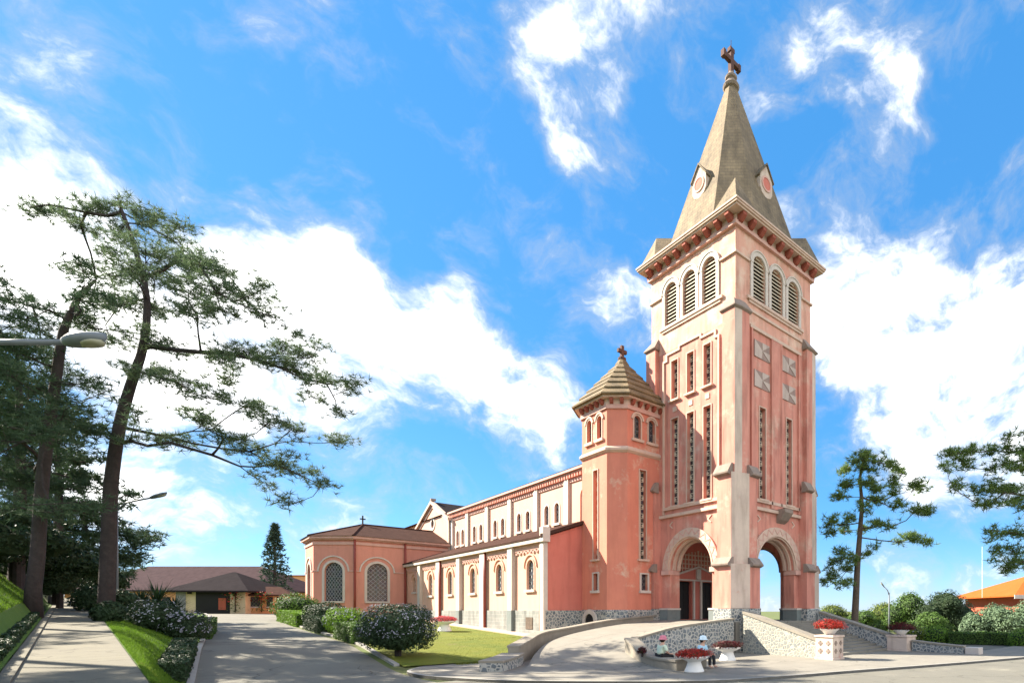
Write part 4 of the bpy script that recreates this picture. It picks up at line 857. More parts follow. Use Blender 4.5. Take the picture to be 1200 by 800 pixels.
def shrub(name, c, r, n, size, leaf, label, cat='shrub', group=None, flower=None, fn=0, fsize=.05, k=.22, trunk=0, lobes=None):
    """lobes: several overlapping clumps; otherwise one clump"""
    SEED[0] += 1.7; sd_ = SEED[0]; c = Vector(c); gz = c.z - r[2] - trunk
    root = thing(name, label, cat, (c.x, c.y, gz), group)
    mb = MB(); fl = MB(); lob = lobes or [(0, 0, 0, 1)]
    tot = sum(l[3] ** 2 for l in lob)
    for q, (lx, ly, lz, ls) in enumerate(lob):
        cc_ = c + Vector((lx * r[0], ly * r[1], lz * r[2])); rr = [v * ls for v in r]
        core(mb, cc_, rr, sd_ + q, k, mi=1); leaves(mb, ball_points(cc_, rr, int(n * ls * ls / tot), sd_ + q, k), size)
        if flower: leaves(fl, ball_points(cc_, [v * 1.03 for v in rr], int(fn * ls * ls / tot), sd_ + q, k, low=-.25, deep=.06), fsize, jit=.5, clump=2.6)
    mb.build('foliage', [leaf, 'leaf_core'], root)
    if flower: fl.build('blossoms', flower, root)
    t = MB(); t.tube([(c.x, c.y, gz - .1), (c.x + .03, c.y, c.z - r[2] * .2)], [max(.05, r[0] * .09)] * 2, 6); t.build('stem' if trunk < 1 else 'trunk', 'bark', root)
    return root
def hedge(name, line, w, h, leaf, dens, size, label, group=None, z=None):
    """clipped hedge along a line of (x, y)"""
    P = [Vector((*p, 0)) for p in line]; zz = lambda p: (hgt(p.x, p.y) if z is None else z(p) if callable(z) else z)
    root = thing(name, label, 'hedge', (P[0].x, P[0].y, zz(P[0])), group); mb = MB(); rings = []; pts = []
    for i, p in enumerate(P):
        d = (P[min(i + 1, len(P) - 1)] - P[max(i - 1, 0)]).normalized(); nn = Vector((-d.y, d.x, 0)); b = zz(p); s = w / 2 * .86; hh = h * .9
        rings.append([p + nn * -s + Vector((0, 0, b - .1)), p + nn * s + Vector((0, 0, b - .1)), p + nn * s + Vector((0, 0, b + hh)), p + nn * -s + Vector((0, 0, b + hh))])
    mb.loft(rings, 1)
    for a, b_ in zip(P, P[1:]):
        ln = (b_ - a).length; d = (b_ - a) / ln; nn = Vector((-d.y, d.x, 0))
        for _ in range(int(ln * dens * 1.8)):
            q = a + d * random.uniform(0, ln); bz = zz(q); r_ = random.random(); wob = 1 + .12 * noise.noise(q * 1.3 + Vector((3, 1, 0)))
            hh = h * (1 + .1 * noise.noise(q * .9))
            if r_ < .4: pts.append((q + nn * random.uniform(-w / 2, w / 2) * wob + Vector((0, 0, bz + hh * random.uniform(.93, 1.04))), Vector((0, 0, 1))))
            else:
                s = 1 if r_ < .7 else -1; pts.append((q + nn * s * w / 2 * wob * random.uniform(.88, 1.05) + Vector((0, 0, bz + hh * random.uniform(.0, 1))), nn * s))
    for end, s in ((P[0], -1), (P[-1], 1)):
        d = (P[1] - P[0]).normalized() if s < 0 else (P[-1] - P[-2]).normalized(); nn = Vector((-d.y, d.x, 0))
        for _ in range(int(w * dens * .9)): pts.append((end + d * s * .04 + nn * random.uniform(-w / 2, w / 2) + Vector((0, 0, zz(end) + random.uniform(0, h))), d * s))
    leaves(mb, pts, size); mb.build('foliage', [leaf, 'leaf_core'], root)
    return root
def tuft(mb, p, ln, n, up=.35, w=.035, mi=0, axis=None):
    for _ in range(n):
        d = Vector((random.gauss(0, 1), random.gauss(0, 1), random.gauss(0, .75) + up)).normalized()
        a = d.cross(Vector((random.gauss(0, 1), random.gauss(0, 1), random.gauss(0, 1)))).normalized() * w; l = ln * random.uniform(.6, 1.1)
        mb.add([p - a, p + a, p + d * l], [(0, 1, 2)], mi)
def pine(name, trunk, tr, pads, leaf, label, per=46, ln=.36, bark='bark', needles=10, w=.04, limb=1.0, group=None, first=.35):
    """trunk: world points; pads of foliage (centre, (rx, ry, rz)); boughs grow from the trunk outwards from pad to pad"""
    T = [Vector(p) for p in smooth_poly(trunk, 4)]; gzz = hgt(T[0].x, T[0].y) - .15
    if T[0].z > gzz: T = [Vector((T[0].x, T[0].y, gzz))] + T
    root = thing(name, label, 'tree', tuple(T[0]), group)
    nT = len(T); rad = [tr[0] + (tr[1] - tr[0]) * (i / (nT - 1)) ** 1.1 for i in range(nT)]; rad[0] *= 1.2
    b = MB(); b.tube(T, rad, 10); b.build('trunk', bark, root, smooth=True)
    lb = MB(); cr_ = MB()
    nodes = [(p, -1, 0.0) for p in T]; start = int(nT * first)
    order = sorted(pads, key=lambda q: min((Vector(q[0]) - p).length for p in T[start:])); ends = []
    for c, r in order:
        c = Vector(c); best = None
        for i, (p, par, pl) in enumerate(nodes):
            if i < start: continue
            d = c - p; L_ = d.length
            if L_ < .05: continue
            pen = max(0, -d.z) * .35 + (max(0, d.z) * .25 if i < nT else 0)
            if i >= nT and par >= 0:
                q = (p - nodes[par][0]).normalized(); pen += L_ * .55 * (1 - q.dot(d.normalized()))
            cost = L_ + pen + .30 * pl
            if best is None or cost < best[0]: best = (cost, i)
        i = best[1]; p, par, pl = nodes[i]; L_ = (c - p).length; j = i
        k = max(2, int(L_ / 1.1)); side = Vector((random.gauss(0, 1), random.gauss(0, 1), random.gauss(0, .4) - .3)) * .07 * L_
        for m_ in range(1, k + 1):
            f = m_ / k; q = p.lerp(c, f) + side * math.sin(math.pi * f) + Vector((0, 0, -r[2] * .25 * f))
            nodes.append((q, j, pl + L_ * f)); j = len(nodes) - 1
        ends.append((j, c, r))
    wt = [0.0] * len(nodes)
    for j, c, r in ends:
        while j >= nT: wt[j] += r[0]; j = nodes[j][1]
    rr_ = lambda j: .022 * limb * max(wt[j], .3) ** .62
    kids = {}
    for j in range(nT, len(nodes)): kids.setdefault(nodes[j][1], []).append(j)
    for j in range(nT, len(nodes)):
        pj = nodes[j][1]; r1 = rr_(j); r0 = max(r1, min(rr_(pj), r1 * 1.5)) if pj >= nT else r1 * 1.35
        lb.tube([nodes[pj][0], nodes[j][0]], [r0, r1], 5)
    for j, c, r in ends:
        vol = max(16, int(per * 1.75 * (r[0] * r[1]) ** .8 * (1 + r[2] * .6))); nb = max(4, vol // 6); base = nodes[j][0]; back = nodes[nodes[j][1]][0]
        for _ in range(nb):
            while True:
                q = Vector((random.uniform(-1, 1), random.uniform(-1, 1), random.uniform(-1, 1)))
                if q.length < 1: break
            e = c + Vector((q.x * r[0], q.y * r[1], q.z * r[2] * .8)); bs = base.lerp(back, random.random() * .8); m_ = bs.lerp(e, .5) + Vector((0, 0, -.06))
            lb.tube([bs, m_, e], [.018 * limb, .013 * limb, .007], 3)
            for k in range(max(3, vol // nb)):
                f = random.uniform(.45, 1.1); pt = m_.lerp(e, f) + Vector((random.gauss(0, .24), random.gauss(0, .24), random.gauss(0, .16)))
                tuft(cr_, pt, ln, needles, w=w)
    lb.build('limbs', bark, root); cr_.build('crown', leaf, root)
    return root
def padlist(px, d, spread, ox=0, oy=0, sc=1.0, flat=.8):
    out = []
    for q in px:
        x, y, rx, ry = [v / sc for v in q[:4]]; dd = d + random.uniform(-spread, spread) if len(q) < 5 else d + q[4]
        c = at(dd, ox + x, oy + y); k = dd / 622; out.append((c, (rx * k * 1.12, rx * k * 1.0 * flat + .15, ry * k * 1.35)))
    return out
def scatter(pads, k=.6):
    """smaller satellite pads so that the layers are broken up"""
    out = []
    for c, r in pads:
        out.append((c, (r[0] * .85, r[1] * .85, r[2] * .9)))
        if random.random() < k: out.append((c + Vector((random.uniform(-1, 1) * r[0] * 1.1, random.uniform(-1, 1) * r[1] * 1.1, random.uniform(-1.1, 1.6) * r[2] * 1.6)), (r[0] * .5, r[1] * .5, r[2] * .6)))
    return out
def tk(d, pts): return [tuple(at(dd if isinstance(dd, (int, float)) else d, x, y)) for x, y, *r in pts for dd in [r[0] if r else d]]

# the big leaning pine beside the footpath
PB = [(70, 78, 26, 10), (100, 92, 30, 12), (130, 85, 40, 14), (185, 75, 34, 12), (180, 118, 40, 14), (235, 82, 40, 14), (300, 90, 40, 16), (345, 112, 50, 18), (258, 140, 45, 18), (385, 150, 36, 14), (325, 170, 60, 22), (395, 195, 44, 14), (280, 215, 50, 24), (215, 235, 40, 20), (345, 240, 64, 24),
      (445, 205, 44, 13), (495, 225, 26, 9), (200, 290, 40, 20), (262, 300, 52, 20), (340, 300, 60, 20), (420, 270, 56, 18), (480, 262, 54, 18), (550, 285, 58, 22), (592, 258, 34, 14), (615, 325, 42, 16), (440, 315, 44, 16), (500, 320, 46, 14), (190, 345, 46, 18), (330, 372, 54, 22), (250, 380, 44, 18),
      (505, 405, 52, 15), (560, 415, 56, 16), (618, 430, 54, 20), (672, 448, 52, 20), (730, 472, 48, 16), (785, 482, 28, 9), (640, 395, 44, 13), (690, 415, 36, 12), (400, 405, 44, 14), (350, 455, 50, 22), (405, 470, 54, 22), (460, 500, 44, 20), (300, 440, 46, 22), (500, 460, 40, 14), (545, 520, 50, 16), (600, 556, 46, 16), (655, 570, 30, 10), (752, 540, 32, 8), (762, 602, 38, 9), (700, 505, 30, 10),
      (430, 545, 44, 14), (500, 592, 44, 14), (558, 622, 46, 16), (615, 650, 42, 15), (672, 676, 44, 16), (718, 698, 36, 12), (650, 742, 30, 10), (600, 700, 22, 8), (405, 606, 32, 9), (355, 608, 28, 9), (310, 560, 26, 10), (290, 600, 26, 9), (465, 560, 30, 10)]
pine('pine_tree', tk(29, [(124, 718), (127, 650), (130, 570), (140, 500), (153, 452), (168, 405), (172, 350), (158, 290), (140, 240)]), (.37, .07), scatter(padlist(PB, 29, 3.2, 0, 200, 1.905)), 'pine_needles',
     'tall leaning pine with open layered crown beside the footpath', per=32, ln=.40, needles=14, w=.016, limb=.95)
PD = [(20, 280, 44, 20), (45, 325, 60, 30), (110, 305, 44, 16), (20, 380, 60, 30), (90, 355, 60, 24), (60, 405, 60, 26), (20, 440, 50, 26), (125, 460, 70, 28), (185, 470, 56, 24), (232, 490, 30, 14), (60, 500, 60, 26), (10, 530, 50, 26), (140, 540, 56, 22), (200, 580, 44, 16), (60, 570, 56, 26), (25, 620, 50, 24), (130, 600, 54, 22), (20, 680, 50, 22), (60, 690, 56, 22), (150, 705, 60, 18), (30, 740, 50, 26), (120, 755, 60, 24), (190, 735, 34, 9), (90, 640, 50, 20), (170, 520, 40, 16), (40, 460, 60, 24), (-20, 330, 60, 30), (-20, 420, 60, 30), (-20, 540, 60, 30), (-30, 640, 60, 30), (208, 262, 34, 13), (188, 292, 40, 14), (160, 318, 40, 15), (228, 275, 22, 8)]
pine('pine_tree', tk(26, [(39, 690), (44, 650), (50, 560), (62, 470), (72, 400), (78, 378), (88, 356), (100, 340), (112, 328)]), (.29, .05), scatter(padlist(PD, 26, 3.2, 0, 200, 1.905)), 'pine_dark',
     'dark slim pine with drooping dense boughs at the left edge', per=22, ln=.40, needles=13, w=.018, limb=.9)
pd = [(20, 560, 40, 16), (60, 590, 40, 14), (100, 600, 30, 12), (30, 610, 50, 16), (80, 620, 44, 16), (120, 640, 34, 12), (150, 625, 26, 10), (170, 632, 20, 8), (160, 655, 22, 8), (110, 660, 40, 14), (60, 650, 50, 18), (15, 645, 40, 18), (130, 672, 26, 10), (85, 595, 26, 10)]
pine('pine_tree', tk(44, [(100, 700), (102, 660), (100, 620), (96, 585)]), (.3, .08), padlist(pd, 44, 3, flat=.9), 'pine_dark', 'shadowy bushy pine standing behind the two tall pines', per=16, ln=.55, needles=10, w=.035)
for x, y, hh, lab in ((-38.5, 11, 16, 'pine beyond the left edge whose shadow falls across the footpath'), (-37, 1.5, 14, 'pine beyond the left edge whose shadow falls on the near end of the footpath'), (-37, 20, 17, 'pine beyond the left edge whose shadow falls across the road, nearest'), (-38, 31, 18, 'pine beyond the left edge whose shadow falls on the middle of the road'), (-36, 43, 16, 'pine beyond the left edge whose shadow falls far up the road'), (-33, 29, 15, 'dark pine standing behind the slim pine at the left edge'), (-32.5, 39, 15, 'dark pine deeper in the shade behind the slim pine')):
    z = hgt(x, y); pads = []
    for k in range(30):
        f = random.uniform(.4, 1); a = random.uniform(0, 6.28); q = (1.08 - f) * 7.5 * random.uniform(.3, 1) + .4; pads.append((Vector((x + q * math.cos(a), y + q * math.sin(a), z + hh * f)), (1.3, 1.3, .4)))
    pine('pine_tree', [(x, y, z - .1), (x + .2, y, z + hh * .5), (x, y + .3, z + hh)], (.4, .06), pads, 'pine_dark', lab, per=13, ln=.5, needles=9, w=.04)
# spruce-like tree by the transept
t0 = at(75, 322, 706); root = thing('spruce_tree', 'narrow pointed conifer between the parish hall and the cathedral', 'tree', tuple(t0)); hh = (706 - 612) / 622 * 75
b = MB(); b.tube([t0, t0 + Vector((0, 0, hh))], [.25, .04], 7); b.build('trunk', 'bark', root); cr_ = MB()
for k in range(620):
    f = random.random() ** .8; rr = (1 - f) ** .85 * 2.6 * random.uniform(.25, 1) + .12; a = random.uniform(0, 6.28); tuft(cr_, t0 + Vector((rr * math.cos(a), rr * math.sin(a), .8 + f * (hh - .9) - rr * .15)), .55, 7, up=-.1, w=.07)
cr_.build('crown', 'pine_blue', root)
# pines on the right
PR = [(300, 95, 40, 10), (340, 105, 34, 10), (265, 110, 30, 9), (240, 140, 30, 10), (300, 130, 44, 12), (380, 115, 30, 9), (420, 140, 32, 9), (250, 180, 40, 14), (310, 170, 40, 12), (230, 215, 28, 10), (350, 195, 36, 11), (400, 180, 30, 9), (395, 210, 30, 9), (460, 180, 40, 8), (490, 190, 20, 6), (330, 230, 30, 9), (415, 240, 30, 7), (470, 255, 40, 9), (500, 268, 18, 5), (200, 290, 34, 14), (250, 285, 30, 12), (190, 330, 26, 12), (240, 325, 28, 11), (300, 320, 26, 9), (350, 305, 34, 8), (385, 310, 18, 6), (440, 340, 30, 8), (490, 360, 34, 8), (465, 350, 28, 8), (210, 420, 30, 12), (250, 440, 30, 12), (200, 460, 28, 12), (235, 490, 28, 10), (310, 395, 24, 8), (190, 480, 20, 8), (270, 410, 24, 9), (215, 385, 20, 7), (300, 260, 26, 9)]
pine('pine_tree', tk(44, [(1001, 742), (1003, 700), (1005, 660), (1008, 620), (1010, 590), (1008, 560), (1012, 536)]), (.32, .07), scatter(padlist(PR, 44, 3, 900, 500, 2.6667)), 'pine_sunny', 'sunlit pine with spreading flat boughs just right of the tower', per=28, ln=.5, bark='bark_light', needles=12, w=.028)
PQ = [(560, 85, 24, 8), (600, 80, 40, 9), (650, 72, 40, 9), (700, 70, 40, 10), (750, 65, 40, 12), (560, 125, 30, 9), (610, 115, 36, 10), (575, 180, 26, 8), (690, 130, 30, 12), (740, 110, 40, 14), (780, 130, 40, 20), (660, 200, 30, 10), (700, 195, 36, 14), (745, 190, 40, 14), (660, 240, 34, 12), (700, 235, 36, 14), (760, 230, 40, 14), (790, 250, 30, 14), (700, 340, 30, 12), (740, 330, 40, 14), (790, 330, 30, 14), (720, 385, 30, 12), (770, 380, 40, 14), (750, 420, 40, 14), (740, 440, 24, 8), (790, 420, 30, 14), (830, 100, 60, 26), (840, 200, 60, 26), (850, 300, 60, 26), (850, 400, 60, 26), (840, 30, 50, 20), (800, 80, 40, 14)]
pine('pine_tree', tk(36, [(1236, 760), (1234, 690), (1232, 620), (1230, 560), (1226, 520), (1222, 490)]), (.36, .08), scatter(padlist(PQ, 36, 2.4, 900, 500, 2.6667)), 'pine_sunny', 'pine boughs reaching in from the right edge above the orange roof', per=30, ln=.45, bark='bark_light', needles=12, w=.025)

# shrubs and hedges by the left road and the church lawn
def gz(x, y): return hgt(x, y)
def onground(px, d): p = CAM + Vector((ray(px, 715).x, ray(px, 715).y, 0)) * d; return p.x, p.y
shrub('flowering_bush', (-17.95, 7.5, gz(-17.95, 7.5) + 1.38), (1.85, 1.75, 1.42), 7000, .06, 'leaf_dark', 'big round dark bush dotted with pale lilac blossoms beside the road', 'bush', flower='flower_lilac', fn=1800, fsize=.042, k=.16)
hedge('clipped_hedge', [(-18.25, 12.6), (-18.25, 14.5), (-18.3, 17.2)], 1.5, 1.02, 'leaf_mid', 420, .055, 'square clipped hedge next to the big lilac-dotted bush')
shrub('flowering_bush', (-17.9, 19.6, gz(-17.9, 19.6) + .95), (1.35, 1.6, .95), 3400, .06, 'leaf_lime', 'rounded light green bush speckled with white flowers behind the clipped hedge', 'bush', flower='flower_white', fn=400, fsize=.055, k=.2)
hedge('clipped_hedge', [(-18.4, 21.8), (-18.45, 24), (-18.5, 27.2)], 1.5, 1.0, 'leaf_dark', 330, .06, 'dark clipped hedge under a flattened dark dome of leaves')
shrub('round_bush', (-17.6, 28.2, gz(-17.6, 28) + 1.05), (1.6, 1.9, .95), 3000, .07, 'leaf_dark', 'flattened dark dome-shaped bush rising over the clipped hedges', 'bush', k=.16)
hedge('clipped_hedge', [(-18.6, 30.0), (-18.7, 34), (-18.8, 39)], 1.5, 1.05, 'leaf_lime', 330, .065, 'bright lime clipped hedge at the far end of the road border')
shrub('round_bush', (-17.9, 40.0, gz(-17.9, 40) + 1.3), (2.0, 2.1, 1.25), 3000, .075, 'leaf_mid', 'green dome-shaped bush in front of the transept corner', 'bush', k=.16)
# verge by the footpath
hedge('verge_hedge', [(road_l(y) - .55, y) for y in (3.2, 5, 7, 9, 11.5)], 0.8, .6, 'leaf_dark', 330, .045, 'low loose hedge along the road edge of the grass verge')
hedge('bank_hedge', [(path_l(y) - .58, y) for y in (-14, -8, -4, 0, 4, 8, 14, 20, 27)], 0.55, .36, 'leaf_dark', 420, .045, 'dark hedge clothing the steep bank along the left edge of the footpath', z=lambda p: path_z(p.y))
x, y = -26.9, 17.0
shrub('flowering_bush', (x, y, gz(x, y) + .72), (1.15, 1.35, .95), 2600, .055, 'leaf_dark', 'dark bush with scattered white blossoms, left one on the verge', 'bush', flower='flower_white', fn=420, fsize=.05)
x, y = -25.75, 16.4
shrub('flowering_bush', (x, y, gz(x, y) + .72), (1.1, 1.2, .95), 2600, .055, 'leaf_dark', 'dark bush with lilac-white blossoms on the verge edge next to the road', 'bush', flower='flower_lilac', fn=520, fsize=.05)
hedge('verge_hedge', [(-25.1, 19.0), (-24.9, 22), (-24.6, 26)], .9, 1.0, 'leaf_mid', 260, .06, 'short green hedge behind the two blossoming bushes')
for px, d, hh_, lab in ((165, 36, 1.1, 'left'), (185, 37, 1.5, 'middle'), (205, 38, 1.15, 'right')):
    x, y = onground(px, d); z = gz(x, y); root = thing('spiky_plant', 'dark spiky plant before the long dark roof, %s of three' % {'left': 'leftmost', 'middle': 'tallest', 'right': 'nearest the parish hall'}[lab], 'plant', (x, y, z)); mb = MB()
    for _ in range(150):
        a = random.uniform(0, 6.28); e = random.uniform(.1, 1.2); d_ = Vector((math.cos(a) * math.cos(e), math.sin(a) * math.cos(e), math.sin(e))); p = Vector((x, y, z + .3 + random.uniform(0, hh_ * .9))); w_ = d_.cross(Vector((0, 0, 1))).normalized() * .06; mb.add([p - w_, p + w_, p + d_ * random.uniform(.7, 1.3) * hh_], [(0, 1, 2)])
    mb.build('leaves', 'leaf_dark', root); t = MB(); t.tube([(x, y, z - .1), (x, y, z + hh_)], .12, 6); t.build('stem', 'bark', root)
for i, (px, py, d, r, lab) in enumerate(((-12, 640, 31, 1.6, 'leftmost dark bush on top of the grassy bank'), (26, 642, 34, 1.7, 'dark bush at the foot of the slim pine on the bank'), (64, 652, 36, 1.6, 'dark bush at the far end of the grassy bank'), (108, 706, 34, .95, 'dark undergrowth at the foot of the big leaning pine'), (141, 722, 30, .95, 'small dark bush right of the big pine trunk'), (126, 732, 26, .55, 'low dark bush on the verge in front of the big pine trunk'))):
    c = at(d, px, py); b0 = gz(c.x, c.y); c.z = max(b0 + r * .75, min(c.z, b0 + r * 1.2)); shrub('dark_bush', tuple(c), (r, r, r * .95), 2600, .075, 'leaf_dark', lab, 'bush', k=.35, flower='flower_white' if i < 2 else None, fn=60, fsize=.06)
# a spread of undergrowth behind the pines
for i, (px, py, d, r, lab) in enumerate(((20, 625, 32, 2.0, 'broad dark tree behind the slim pine at the left edge'), (70, 655, 36, 1.9, 'dark leafy tree between the two pine trunks'), (105, 675, 42, 1.8, 'dark leafy tree behind the big pine trunk'), (-50, 620, 27, 2.2, 'dark leafy tree cut off by the left edge'))):
    c = at(d, px, py); shrub('leafy_tree', tuple(c), (r * 1.1, r * 1.1, r * .9), 3000, .11, 'leaf_dark', lab, 'tree', k=.4, trunk=max(.5, c.z - r * .9 - gz(c.x, c.y)), lobes=[(0, 0, 0, .8), (.6, .1, -.25, .55), (-.6, .1, -.2, .6), (.1, -.3, .45, .5)])
# right-hand garden
RT = [(1066, 716, 62, 2.8, 2.7, 'leaf_mid', 'dark bushy tree right of the lamp post', 1.0), (1108, 714, 60, 3.4, 2.6, 'leaf_dark', 'wide dark-leaved tree in front of the orange roof', 1.0), (1036, 722, 75, 3.6, 2.4, 'leaf_olive', 'yellow-green tree left of the lamp post', .8), (975, 722, 80, 4.0, 2.3, 'leaf_olive', 'yellow-green tree seen between the tower and the sunlit pine', .8), (1012, 728, 70, 2.8, 1.8, 'leaf_mid', 'green tree behind the sunlit pine trunk', .8), (1090, 730, 56, 2.3, 1.6, 'leaf_mid', 'loose green tree below the dark bushy trees', .5), (1140, 735, 52, 1.2, 1.6, 'leaf_silver', 'slim pale shrub before the dark trees', .3), (1168, 728, 52, 2.9, 2.1, 'leaf_silver', 'big silvery green shrub at the right edge', .4), (1208, 726, 50, 2.8, 2.3, 'leaf_silver', 'silvery green shrub cut by the right edge', .4)]
for px, py, d, r, rz, lf, lab, tr_ in RT:
    c = at(d, px, py); lo = gz(c.x, c.y); big = rz > 1.7
    if px > 1130 or not big: c.z = lo + rz * .8; big = False
    shrub('leafy_tree' if big else 'garden_shrub', tuple(c), (r, r, rz), 5200, .10 if d > 45 else .065, lf, lab, 'tree' if big else 'shrub', k=.3, trunk=max(.1, c.z - rz - lo) if big else 0, lobes=[(0, 0, 0, .75), (.5, -.35, -.3, .6), (-.5, .35, -.25, .6), (.2, .1, .4, .5), (-.3, -.3, .25, .45), (.1, -.4, -.5, .6)])
for px, py, d, r, lf, lab in ((1068, 745, 47, 1.4, 'leaf_olive', 'rounded pale green shrub by the right pedestal'), (1097, 747, 46, 1.35, 'leaf_lime', 'rounded bright green shrub behind the low dark wall')):
    c = at(d, px, py); shrub('round_bush', tuple(c), (r, r, r * .85), 2200, .06, lf, lab, 'bush', k=.15, flower='flower_white' if lf == 'leaf_olive' else None, fn=180, fsize=.05)
a, b = at(45, 1112, 752), at(43, 1185, 753); hedge('garden_hedge', [(a.x, a.y), ((a.x + b.x) / 2, (a.y + b.y) / 2), (b.x, b.y)], 1.3, .95, 'leaf_mid', 300, .07, 'low dark green hedge along the right lawn', z=-.05)
c = at(41, 1197, 750); shrub('round_bush', tuple(c), (1.0, 1.0, .9), 1200, .06, 'leaf_lime', 'bright clipped shrub at the right edge beside the low hedge', 'bush', k=.12)
def far_row(y0, n, x0, x1, lab): pass

# ------------------------------------------------------------------ flower bowls
def bowl(x, y, z, s, flower, label, loose=.42, n=800, tall=1.0, grp='white bowl planters'):
    root = thing('flower_planter', label, 'planter', (x, y, z), grp)
    t = MB(); t.lathe((x, y, z), [(r * s, h * s * tall) for r, h in ((.30, 0), (.52, .0), (.51, .05), (.40, .32), (.34, .50), (.40, .56), (.62, .64), (.78, .74), (.80, .82), (.72, .82), (.6, .76), (.1, .74))], 28); t.build('bowl', 'white_paint', root, smooth=True)
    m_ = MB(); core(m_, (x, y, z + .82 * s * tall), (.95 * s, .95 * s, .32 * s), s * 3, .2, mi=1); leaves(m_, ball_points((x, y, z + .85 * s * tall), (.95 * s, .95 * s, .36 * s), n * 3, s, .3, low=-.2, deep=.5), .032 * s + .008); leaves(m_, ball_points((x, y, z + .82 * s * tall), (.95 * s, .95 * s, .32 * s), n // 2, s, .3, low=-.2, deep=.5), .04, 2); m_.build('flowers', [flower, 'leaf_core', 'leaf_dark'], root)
bowl(-9.85, -6.35, 0, .86, 'flower_red', 'white bowl planter of red flowers nearest the road, in front of the seated people')
bowl(-4.9, -3.8, 0, .9, 'flower_maroon', 'white bowl planter of dark maroon flowers before the cobbled retaining wall')
x, y = -11.4, 20.0; bowl(x, y, gz(x, y) + .05, 1.0, 'flower_pink', 'white bowl planter of pink-red flowers on the church lawn')
def low_bowl(x, y, z, flower, label):
    root = thing('flower_planter', label, 'planter', (x, y, z))
    t = MB(); t.lathe((x, y, z), [(.2, 0), (.26, .03), (.4, .2), (.52, .3), (.54, .36), (.46, .36), (.1, .3)], 20); t.build('bowl', 'white_paint', root, smooth=True)
    m_ = MB(); core(m_, (x, y, z + .42), (.78, .78, .26), 2, .2, mi=1); leaves(m_, ball_points((x, y, z + .45), (.88, .88, .38), 2600, 4, .35, low=-.25, deep=.5), .04); leaves(m_, ball_points((x, y, z + .42), (.82, .82, .32), 400, 4, .35, low=-.25, deep=.5), .045, 2); m_.build('flowers', [flower, 'leaf_core', 'leaf_dark'], root)
low_bowl(-.3, -7.3, 1.35, 'flower_red', 'bright red flowers in a low bowl on the cross-pierced white pedestal')
low_bowl(8.9, -7.2, 1.05, 'flower_maroon', 'dark maroon flowers in a low bowl on the plain right pedestal')

# ------------------------------------------------------------------ street lamps
def lamp(base, h, arm, label, r=.09, head=.85):
    base = Vector(base); arm = Vector(arm); root = thing('street_lamp', label, 'street lamp', tuple(base), 'arm lamps along the drives'); top = base + Vector((0, 0, h)); d = arm.normalized()
    t = MB(); t.tube([base, base + Vector((0, 0, h * .5)), top], [r, r * .8, r * .6], 10); t.build('pole', 'steel', root, smooth=True)
    t = MB(); t.tube([top - Vector((0, 0, .3)), top + arm * .3 + Vector((0, 0, .05)), top + arm], [.06, .055, .05], 7); t.build('arm', 'steel', root, smooth=True)
    a = top + arm; F = Fr(a, d, Vector((-d.y, d.x, 0))); t = MB(); rings = []
    for k in range(9):
        f = k / 8; w_ = .04 + .14 * math.sin(math.pi * min(1, f * .78 + .18)) ** 1.3 if f < 1 else .03; hh_ = .05 + .07 * math.sin(math.pi * min(1, f * .8 + .12))
        rings.append([F(f * head + .0, w_ * math.cos(u), f * .08 + hh_ * math.sin(u)) + d * 0 for u in [6.283 * i / 10 for i in range(10)]])
    t.loft(rings); t.build('lamp_head', 'steel', root, smooth=True)
    t = MB(); F2 = F; t.loft([[F2(head * f, w_ * math.cos(u), f * .08 - .07 + .05 * math.sin(u) - .02) for u in [6.283 * i / 10 for i in range(10)]] for f, w_ in ((.42, .02), (.5, .1), (.65, .13), (.8, .12), (.95, .04))]); t.build('lens', 'lamp_lens', root, smooth=True)
a = at(9.6, 78, 401); b = at(9.6, -70, 405); bz = gz(b.x, b.y); lamp((b.x, b.y, bz), b.z - bz, a - b, 'street lamp whose grey head and arm reach in from the left edge', .07, .70)
b = at(33, 137, 592); a = at(33, 177, 583); bz = gz(b.x, b.y); lamp((b.x, b.y, bz), b.z - bz, a - b, 'street lamp standing right behind the trunk of the big pine', .085, 1.0)
b = at(60, 1042, 694); bz = gz(b.x, b.y); a = at(60, 1036, 687); lamp((b.x, b.y, bz), b.z - bz, a - b, 'slim street lamp among the trees right of the tower', .11, .6)
b = at(70, 1151, 700); t = MB(); t.tube([b, at(70, 1151, 640)], .03, 5); tag(t.build('flagpole', 'white_paint'), 'thin pale mast rising above the orange roof', 'mast')
b = at(42, 108, 712); bz = gz(b.x, b.y); t = MB(); t.tube([(b.x, b.y, bz - .1), (b.x, b.y, bz + 1.6)], .09, 8); tag(t.build('white_post', 'white_paint'), 'short white post just left of the big pine trunk', 'post')

